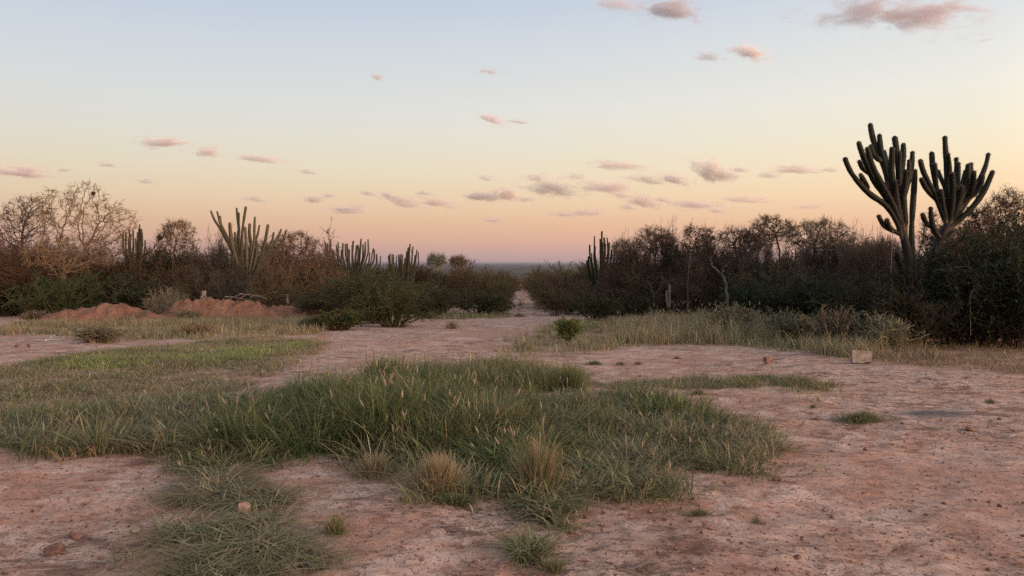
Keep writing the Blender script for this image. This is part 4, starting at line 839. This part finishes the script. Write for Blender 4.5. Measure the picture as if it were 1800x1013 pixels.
def box_thing(name, label, cat, px, py, size, rot, colr, seed, chip=True):
    import bmesh
    g = gp(px, py); rng = np.random.RandomState(seed); bm = bmesh.new(); bmesh.ops.create_cube(bm, size=1.0)
    for v in bm.verts: v.co = Vector((v.co.x * size[0], v.co.y * size[1], v.co.z * size[2]))
    bmesh.ops.subdivide_edges(bm, edges=bm.edges[:], cuts=3, use_grid_fill=True)
    for v in bm.verts:
        c = v.co
        if chip and c.x > size[0] * .2 and c.z < -size[2] * .2: c.z += size[2] * .14; c.x -= size[0] * .05
        v.co += Vector(rng.normal(0, .012, 3) * min(size))
    bmesh.ops.bevel(bm, geom=[e for e in bm.edges if len(e.link_faces) == 2 and e.calc_face_angle(0) > 1.0], offset=min(size) * .06, segments=1)
    V = np.array([v.co for v in bm.verts]); idx = {v: i for i, v in enumerate(bm.verts)}; bm.verts.index_update()
    T = [];
    bmesh.ops.triangulate(bm, faces=bm.faces[:]); bm.verts.index_update(); V = np.array([v.co for v in bm.verts]); T = [[v.index for v in f.verts] for f in bm.faces]; bm.free()
    B = Mesh(); B.add(V, t=T, c=tint(rng, colr, len(V), .06)); o = link_obj(name, B.build(name, M_ROCK, False)); o.rotation_euler = rot
    R = np.array(o.rotation_euler.to_matrix()); o.location = g + np.array([0, 0, -(V @ R.T)[:, 2].min() - .015])
    return tag(o, label, cat)
box_thing('concrete_slab', 'pale chipped concrete slab leaning at the edge of the grass', 'slab', 1514, 641, (.30, .08, .21), (-.34, .07, -.12), (.235, .19, .16), 420)
box_thing('brick', 'small red brick lying on the open dirt', 'brick', 1349, 638, (.10, .10, .085), (0, 0, .3), (.20, .105, .078), 421, False)
wood_thing('dry_stick', 'white forked dry stick lying on the far left dirt', 'stick', [[(80, 599), (86, 596), (92, 591), (97, 588)], [(84, 597), (94, 597), (104, 599)], [(88, 594), (90, 590)]], gp(90, 600)[1], .022, (.55, .47, .40), 422)

def nest(label, px, py, Y, rpx, seed):
    rng = np.random.RandomState(seed); c = at(px, py, Y); r = rpx / FPX * Y; n = 260; B = Mesh()
    p = unit(rng.normal(0, 1, (n, 3))) * r * rng.uniform(.2, 1, (n, 1)); d = unit(np.cross(p, rng.normal(0, 1, (n, 3)))) 
    tubes(B, walk(rng, p - d * r * .5, d, np.full(n, r * 1.1), 2, .2), np.full((n, 3), .006), tint(rng, (.07, .05, .04), n, .3), 3)
    o = link_obj('bird_nest', B.build('bird_nest', M_TWIG)); o.location = c; tag(o, label, 'nest')
nest('dark twig nest high in the big leafless tree', 164, 340, 31, 3.2, 430)
nest('dark twig nest in the small reddish bare tree', 281, 418, 36.8, 4.5, 431)

# ------------------------------------------------------------------ grass
LUSH = (0.066, 0.112, 0.034); MIDG = (0.125, 0.150, 0.064); GREYG = (0.205, 0.195, 0.120); STRAW = (0.40, 0.30, 0.18); DRYG = (0.27, 0.215, 0.125); BRG = (0.205, 0.250, 0.088)
def blades(B, rng, pos, h, w, ang, lean, c0, c1, seg=3, droop=.35):
    n = len(pos); t = np.linspace(0, 1, seg + 1); dr = np.stack([np.cos(ang), np.sin(ang), ang * 0], 1)
    phi = ang + math.pi / 2 + rng.normal(0, .7, n); sd = np.stack([np.cos(phi), np.sin(phi), phi * 0], 1)
    rows = []; cs = []
    for k, tt in enumerate(t):
        c = pos + dr * (h * lean * tt ** 1.8)[:, None]; c = c.copy(); c[:, 2] += h * (tt - droop * np.minimum(lean, 1.6) * tt ** 2.4)
        cc = c0 * (1 - tt) + c1 * tt
        if k < seg:
            hw = (w * .5 * (1 - .75 * tt ** 1.5))[:, None]; rows += [c - sd * hw, c + sd * hw]; cs += [cc, cc]
        else: rows += [c]; cs += [cc]
    V = np.stack(rows, 1); C = np.stack(cs, 1); m = V.shape[1]; b = np.arange(n)[:, None] * m
    q = np.concatenate([b + np.array([2 * k, 2 * k + 1, 2 * k + 3, 2 * k + 2]) for k in range(seg - 1)]) if seg > 1 else None
    B.add(V.reshape(-1, 3), q=q, t=b + np.array([2 * (seg - 1), 2 * seg - 1, 2 * seg]), c=C.reshape(-1, 3))
def sample(rng, poly, n, seed, edge=.4, thin=0.0, nscale=1.2):
    lo, hi = poly.min(0), poly.max(0); out = np.zeros((0, 2))
    while len(out) < n:
        p = rng.uniform(lo, hi, (n * 3, 2)); k = soft(p[:, 0], p[:, 1], poly, edge, seed)
        if thin: k &= fbm(p[:, 0] * nscale, p[:, 1] * nscale, seed + 2, 3) > thin - .12 + .24 * rng.rand(len(p))
        out = np.concatenate([out, p[k]])
    return out[:n]
def grass(label, poly, tufts, per, h, seed, pal, wid=.0045, rad=.07, lean=(.2, 1.0), seg=3, thin=0.0, edge=.4, straw=.12, heads=0, nscale=1.2, name='grass', hvar=1.0, flat=0.0):
    rng = np.random.RandomState(seed); c = sample(rng, poly, tufts, seed, edge, thin, nscale); B = Mesh()
    n = tufts * per; ci = np.repeat(np.arange(tufts), per)
    a = rng.uniform(0, 2 * math.pi, n); r = rad * np.sqrt(rng.rand(n)); x = c[ci, 0] + np.cos(a) * r; y = c[ci, 1] + np.sin(a) * r
    pos = np.stack([x, y, ground_z(x, y) - .012], 1)
    hn = fbm(c[:, 0] * 1.1, c[:, 1] * 1.1, seed + 9, 3); th = rng.uniform(h[0], h[1], tufts) * np.clip(.35 + 1.3 * hn, .4, 1.4) ** hvar
    hh = th[ci] * rng.uniform(.55, 1.12, n)
    ln = rng.uniform(lean[0], lean[1], n) * (.35 + .9 * r / rad) + flat * rng.rand(n)
    tb = rng.uniform(0, 2 * math.pi, tufts)[ci]; tl = rng.uniform(0, .9, tufts)[ci]
    ang = np.arctan2(np.sin(a) * (1 - tl) + np.sin(tb) * tl, np.cos(a) * (1 - tl) + np.cos(tb) * tl) + rng.normal(0, .45 + 1.2 * (flat > 0), n)
    pw = np.array([p[0] for p in pal]); pw = pw / pw.sum(); pc = np.array([p[1] for p in pal])
    zone_pick = fbm(c[:, 0] * .9 + 5, c[:, 1] * .9, seed + 4, 3); zr = np.clip((zone_pick - .25) / .5, 0, .999) * .55 + rng.rand(tufts) * .45
    tc_ = pc[np.searchsorted(np.cumsum(pw), zr * .999)] * rng.uniform(.8, 1.2, (tufts, 1))
    c0 = tc_[ci] * np.exp(rng.normal(0, .42, (n, 1))); dry = rng.rand(n) < straw; c0[dry] = np.array(DRYG) * rng.uniform(.7, 1.6, (dry.sum(), 1))
    c1 = c0 * .72 + np.array(STRAW) * .28 * rng.uniform(.3, 1.3, (n, 1))
    blades(B, rng, pos, hh, wid * rng.uniform(.7, 1.4, n), ang, ln, c0, c1, seg)
    if heads:
        k = rng.randint(0, n, heads); p = pos[k]; H = hh[k] * rng.uniform(1.1, 1.5, heads); a2 = rng.uniform(0, 6.28, heads); l2 = rng.uniform(.05, .45, heads)
        cs = np.tile(np.array(DRYG), (heads, 1)); blades(B, rng, p, H, np.full(heads, wid * .55), a2, l2, cs, cs, 3)
        tip = p + np.stack([np.cos(a2), np.sin(a2), a2 * 0], 1) * (H * l2)[:, None]; tip[:, 2] += H * (1 - .35 * l2)
        d = unit(np.stack([np.cos(a2) * l2 * 1.6, np.sin(a2) * l2 * 1.6, 1 - .5 * l2], 1)); L = rng.uniform(.05, .09, heads) * (H / .4) ** .5
        nodes = tip[:, None] + d[:, None] * (np.linspace(-.55, .6, 5)[None, :, None] * L[:, None, None])
        tubes(B, nodes, np.array([.0008, .0045, .0055, .0038, .0006])[None] * rng.uniform(.7, 1.2, (heads, 1)) * (wid / .0045) ** .5, tint(rng, (.30, .245, .17), heads, .25), 4)
    return tag(link_obj(name, B.build(name, M_GRASS)), label, 'grass', kind='stuff')
grass('dense tall lush green tussocks at the heart of the clump', Z_LUSH, 105, 170, (.30, .52), 501, [(.65, LUSH), (.35, MIDG)], .011, .27, (.25, 1.5), heads=170, straw=.06, seg=4, hvar=1.5, nscale=2.0)
grass('mixed green and dry grass of the big clump in mid pan', Z_CLUMP, 1100, 22, (.10, .26), 502, [(.35, LUSH), (.4, MIDG), (.25, GREYG)], .0095, .15, (.4, 2.0), heads=110, straw=.22, hvar=1.6, thin=.34, edge=.8)
grass('loose green tussocks over the whole clump', Z_CLUMP, 110, 110, (.13, .30), 515, [(.45, LUSH), (.4, MIDG), (.15, GREYG)], .010, .24, (.3, 1.6), heads=60, straw=.14, hvar=1.4, thin=.36, edge=.6)
Z_LEFTW = zone((-60, 775), (80, 800), (200, 797), (310, 800), (365, 822), (430, 800), (460, 740), (380, 720), (200, 724), (60, 742), (-60, 750))
grass('mixed dull green grass on the left wing of the clump', Z_LEFTW, 520, 22, (.09, .25), 516, [(.3, MIDG), (.45, GREYG), (.25, LUSH)], .0095, .15, (.4, 2.0), heads=30, straw=.25, hvar=1.5, edge=.6)
grass('greyish drying grass on the right wing of the clump', Z_GREYR, 680, 22, (.07, .19), 503, [(.2, MIDG), (.6, GREYG), (.2, DRYG)], .0095, .13, (.4, 2.0), heads=50, straw=.30, hvar=1.6, edge=.6)
grass('tall green grass along the back of the clump', Z_BACK, 520, 22, (.26, .42), 504, [(.5, LUSH), (.4, MIDG), (.1, GREYG)], .007, .10, (.15, .8), heads=90, straw=.1)
grass('short dry straw grass on the left side of the pan', Z_FIELD, 3800, 14, (.05, .14), 505, [(.3, MIDG), (.4, GREYG), (.3, DRYG)], .010, .14, (.3, 1.6), straw=.35, thin=.30, seg=2, nscale=.8)
grass('bright green short grass strip on the left', Z_BRIGHT, 1400, 16, (.08, .16), 506, [(.8, BRG), (.2, MIDG)], .009, .12, (.2, 1.0), straw=.10, thin=.40, seg=2, nscale=1.3, edge=.9)
grass('pale dry grass below the red soil heaps', Z_FAR, 1900, 14, (.10, .34), 507, [(.25, MIDG), (.35, GREYG), (.4, DRYG)], .014, .18, (.2, 1.0), straw=.4, thin=.40, seg=2, nscale=.6)
grass('short dry grass verge right of the dirt track', Z_VERGE, 2600, 14, (.10, .26), 508, [(.45, MIDG), (.4, GREYG), (.15, DRYG)], .011, .13, (.2, 1.0), straw=.3, thin=.36, seg=2, edge=1.4)
grass('tall straw-coloured grass in the middle of the right verge', Z_STRAW, 620, 16, (.26, .52), 509, [(.2, MIDG), (.5, GREYG), (.3, DRYG)], .012, .16, (.15, .8), straw=.45, heads=300, hvar=1.0, edge=1.4, thin=.36)
grass('tall dull grass in front of the dark bushes at the right', Z_TALLR, 950, 16, (.20, .50), 510, [(.35, MIDG), (.5, GREYG), (.15, DRYG)], .012, .16, (.15, .9), straw=.2, heads=100, hvar=1.2, edge=1.4, thin=.38)
grass('sparse matted grass on the front left dirt', Z_FRONT, 330, 13, (.06, .17), 511, [(.35, MIDG), (.45, GREYG), (.2, DRYG)], .0095, .11, (.8, 2.2), straw=.45, thin=.54, flat=1.6, nscale=2.6, edge=.5)
grass('sparse grass neck joining the clump to the front left patch', Z_NECK, 85, 16, (.07, .17), 521, [(.35, MIDG), (.45, GREYG), (.2, DRYG)], .0095, .11, (.6, 2.0), straw=.35, thin=.46, flat=.9, nscale=3.0, edge=.35)
grass('sparse green grass tongue in front of the clump', Z_FRONT2, 85, 18, (.08, .17), 512, [(.4, MIDG), (.5, GREYG), (.1, DRYG)], .0095, .10, (.5, 1.8), straw=.15, thin=.55, flat=.6, nscale=3.0, edge=.4)
grass('thin green grass strip across the right dirt', Z_STRIP, 460, 13, (.07, .15), 513, [(.5, MIDG), (.5, GREYG)], .007, .10, (.3, 1.2), straw=.2, thin=.44, seg=2, nscale=2.2, edge=.6)
Z_STRAY1 = zone((200, 830), (560, 815), (700, 890), (960, 945), (1250, 900), (1430, 800), (1350, 740), (1500, 690), (1500, 660), (880, 650), (600, 660), (300, 850), (250, 930), (640, 960), (640, 900))
grass('stray small grass sprigs around the edges of the grass patches', Z_STRAY1, 620, 8, (.04, .12), 520, [(.4, MIDG), (.4, GREYG), (.2, DRYG)], .007, .07, (.4, 1.8), straw=.3, thin=.52, nscale=2.4, edge=1.2)
grass('dry reddish brown grass below the dark leafy bush', Z_RDRY, 420, 12, (.05, .16), 522, [(.5, (.17, .115, .075)), (.5, DRYG)], .009, .14, (.4, 1.6), straw=.2, thin=.40, seg=2, edge=.8)
grass('low grass along the left foot of the track bushes', Z_LROAD, 260, 14, (.12, .3), 514, [(.5, MIDG), (.5, GREYG)], .018, .25, (.2, 1.0), straw=.2, seg=2)

def tuft(label, px, py, wpx, h, n, seed, pal, wid=.005, lean=(.3, 1.1), name='grass_tuft', heads=0, edgey=.45):
    rng = np.random.RandomState(seed); g = gp(px, py); R = wpx / 2 / FPX * g[1]; B = Mesh()
    a = rng.uniform(0, 2 * math.pi, n); r = np.minimum(np.abs(rng.normal(0, .42, n)), 1.25) * R * (.65 + .6 * vnoise(np.cos(a) * 1.7 + seed, np.sin(a) * 1.7, seed)); x = g[0] + np.cos(a) * r; y = g[1] + np.sin(a) * r * edgey
    pos = np.stack([x, y, ground_z(x, y) - .012], 1); hh = rng.uniform(h * .5, h * 1.1, n) * np.clip(1.1 - .5 * r / R, .3, 2)
    pc = np.array(pal)[rng.randint(0, len(pal), n)] * rng.uniform(.75, 1.25, (n, 1)); c1 = pc * .7 + np.array(STRAW) * .3
    blades(B, rng, pos, hh, wid * rng.uniform(.7, 1.3, n), a + rng.normal(0, .5, n), rng.uniform(lean[0], lean[1], n) * (.4 + r / R), pc, c1, 3)
    o = link_obj(name, B.build(name, M_GRASS, False, g)); o.location = g
    return tag(o, label, 'grass tuft')
tuft('yellow dry bushy grass tuft at the front of the green clump', 770, 872, 105, .30, 1500, 601, [STRAW, STRAW, DRYG, GREYG], .006, (.15, .9), edgey=.8)
tuft('pale dry tuft left of the yellow bushy one', 660, 838, 90, .20, 700, 624, [DRYG, STRAW, GREYG], .007, (.3, 1.2), edgey=.8)
tuft('low green grass patch left of the ash stain', 1518, 738, 125, .13, 1100, 602, [MIDG, MIDG, LUSH, GREYG], .006, edgey=.6)
tuft('small green tuft on the dirt left of the low green patch', 1430, 718, 22, .07, 130, 603, [MIDG, GREYG], .006)
tuft('flat brown tuft in front of the small green one', 1433, 735, 32, .04, 130, 604, [DRYG, (.16, .1, .07)], .006)
tuft('small green tuft near the right edge of the dirt', 1741, 708, 32, .08, 170, 605, [MIDG, GREYG], .007)
tuft('small tuft below the thin green strip', 1228, 694, 36, .10, 220, 606, [MIDG, LUSH, GREYG], .006)
tuft('flat green tuft on the dirt below the verge, widest of three', 1045, 640, 46, .10, 260, 607, [MIDG, LUSH], .009)
tuft('middle small tuft of the three below the verge', 1091, 641, 24, .09, 150, 608, [MIDG, GREYG], .009)
tuft('right small tuft of the three below the verge', 1122, 639, 26, .08, 150, 609, [MIDG, GREYG], .009)
tuft('tall dense green tussock at the right end of the back grass', 1004, 688, 66, .34, 700, 610, [LUSH, LUSH, MIDG], .007, (.15, .7), edgey=.8)
tuft('flat green tuft on the dirt below the right wing of the clump', 1228, 907, 64, .07, 330, 611, [MIDG, GREYG], .0045)
tuft('small grey tuft at the right of the front grass', 590, 945, 62, .14, 420, 612, [GREYG, MIDG], .004)
tuft('green flat grass edge under the yellow dry tuft', 800, 892, 110, .09, 600, 613, [MIDG, LUSH], .0045, (.5, 1.5))
tuft('small dry tuft on the dirt near the bottom right', 1330, 922, 22, .08, 110, 614, [DRYG, GREYG], .004)
tuft('brown dry weed tuft in the middle of the far dirt', 795, 578, 40, .30, 150, 615, [(.14, .09, .06), DRYG], .012, (.1, .8))
tuft('small grass tuft cut by the bottom edge of the photo', 970, 1008, 70, .10, 330, 616, [MIDG, GREYG], .004)
tuft('small tuft on the far right dirt below the straw grass', 1190, 630, 20, .08, 110, 617, [DRYG, MIDG], .009)
tuft('dark green spiky tussock in the middle of the clump', 930, 750, 70, .42, 600, 620, [LUSH, LUSH, (.055, .085, .035)], .006, (.1, .55), edgey=.8)
tuft('reddish drying tussock at the front right of the clump', 945, 868, 120, .42, 700, 621, [GREYG, (.24, .15, .10), MIDG], .006, (.15, .7), edgey=.7)
tuft('dry grass hump growing in the middle of the track mouth', 912, 557, 40, .25, 260, 622, [DRYG, GREYG], .018, (.2, .9))
tuft('second dry grass hump farther down the track', 915, 538, 22, .22, 150, 623, [DRYG, GREYG], .025, (.2, .9))

def track_grass():
    rng = np.random.RandomState(77); n = 2600; B = Mesh(); y = np.exp(rng.uniform(math.log(36), math.log(260), n)); k = fbm(y * .35, y * 0, 8, 2) > .45; y = y[k]; n = len(y); x = TRACK(y) + rng.choice([-1.15, 0, 0, 1.15], n) + rng.normal(0, .17, n)
    pos = np.stack([x, y, ground_z(x, y)], 1); c = np.array(DRYG) * rng.uniform(.6, 1.1, (n, 1)); blades(B, rng, pos, rng.uniform(.06, .22, n), rng.uniform(.03, .07, n), rng.uniform(0, 6.28, n), rng.uniform(.2, 1, n), c, c, 2)
    tag(link_obj('grass', B.build('grass', M_GRASS)), 'low dry grass between the ruts of the dirt track', 'grass', kind='stuff')
track_grass()
# loose clods and grit on the bare pan, too small to tell apart
def clods():
    rng = np.random.RandomState(9); n = 15000; Y = np.exp(rng.uniform(math.log(3.2), math.log(16), n)); X = rng.uniform(-.85, .85, n) * Y
    s = np.exp(rng.normal(math.log(.0052), .55, n)); s = np.clip(s, .003, .024)
    base = np.array([(1, 0, 0), (-1, 0, 0), (0, 1, 0), (0, -1, 0), (0, 0, 1), (0, 0, -1)], float); F = np.array([(0, 2, 4), (2, 1, 4), (1, 3, 4), (3, 0, 4), (2, 0, 5), (1, 2, 5), (3, 1, 5), (0, 3, 5)])
    V = base[None] * rng.uniform(.6, 1.25, (n, 6, 1)) * np.array([1, 1, .65]) * s[:, None, None]; ca = rng.uniform(0, 6.28, n); c, q = np.cos(ca), np.sin(ca)
    V = np.stack([V[..., 0] * c[:, None] - V[..., 1] * q[:, None], V[..., 0] * q[:, None] + V[..., 1] * c[:, None], V[..., 2]], -1)
    V += np.stack([X, Y, ground_z(X, Y) + s * .25], 1)[:, None]
    B = Mesh(); B.add(V.reshape(-1, 3), t=(F[None] + np.arange(n)[:, None, None] * 6).reshape(-1, 3), c=np.repeat(tint(rng, (.21, .115, .085), n, .45), 6, 0))
    tag(link_obj('gravel', B.build('gravel', M_ROCK)), 'loose red grit and clods scattered over the bare dirt', 'gravel', kind='stuff')
clods()
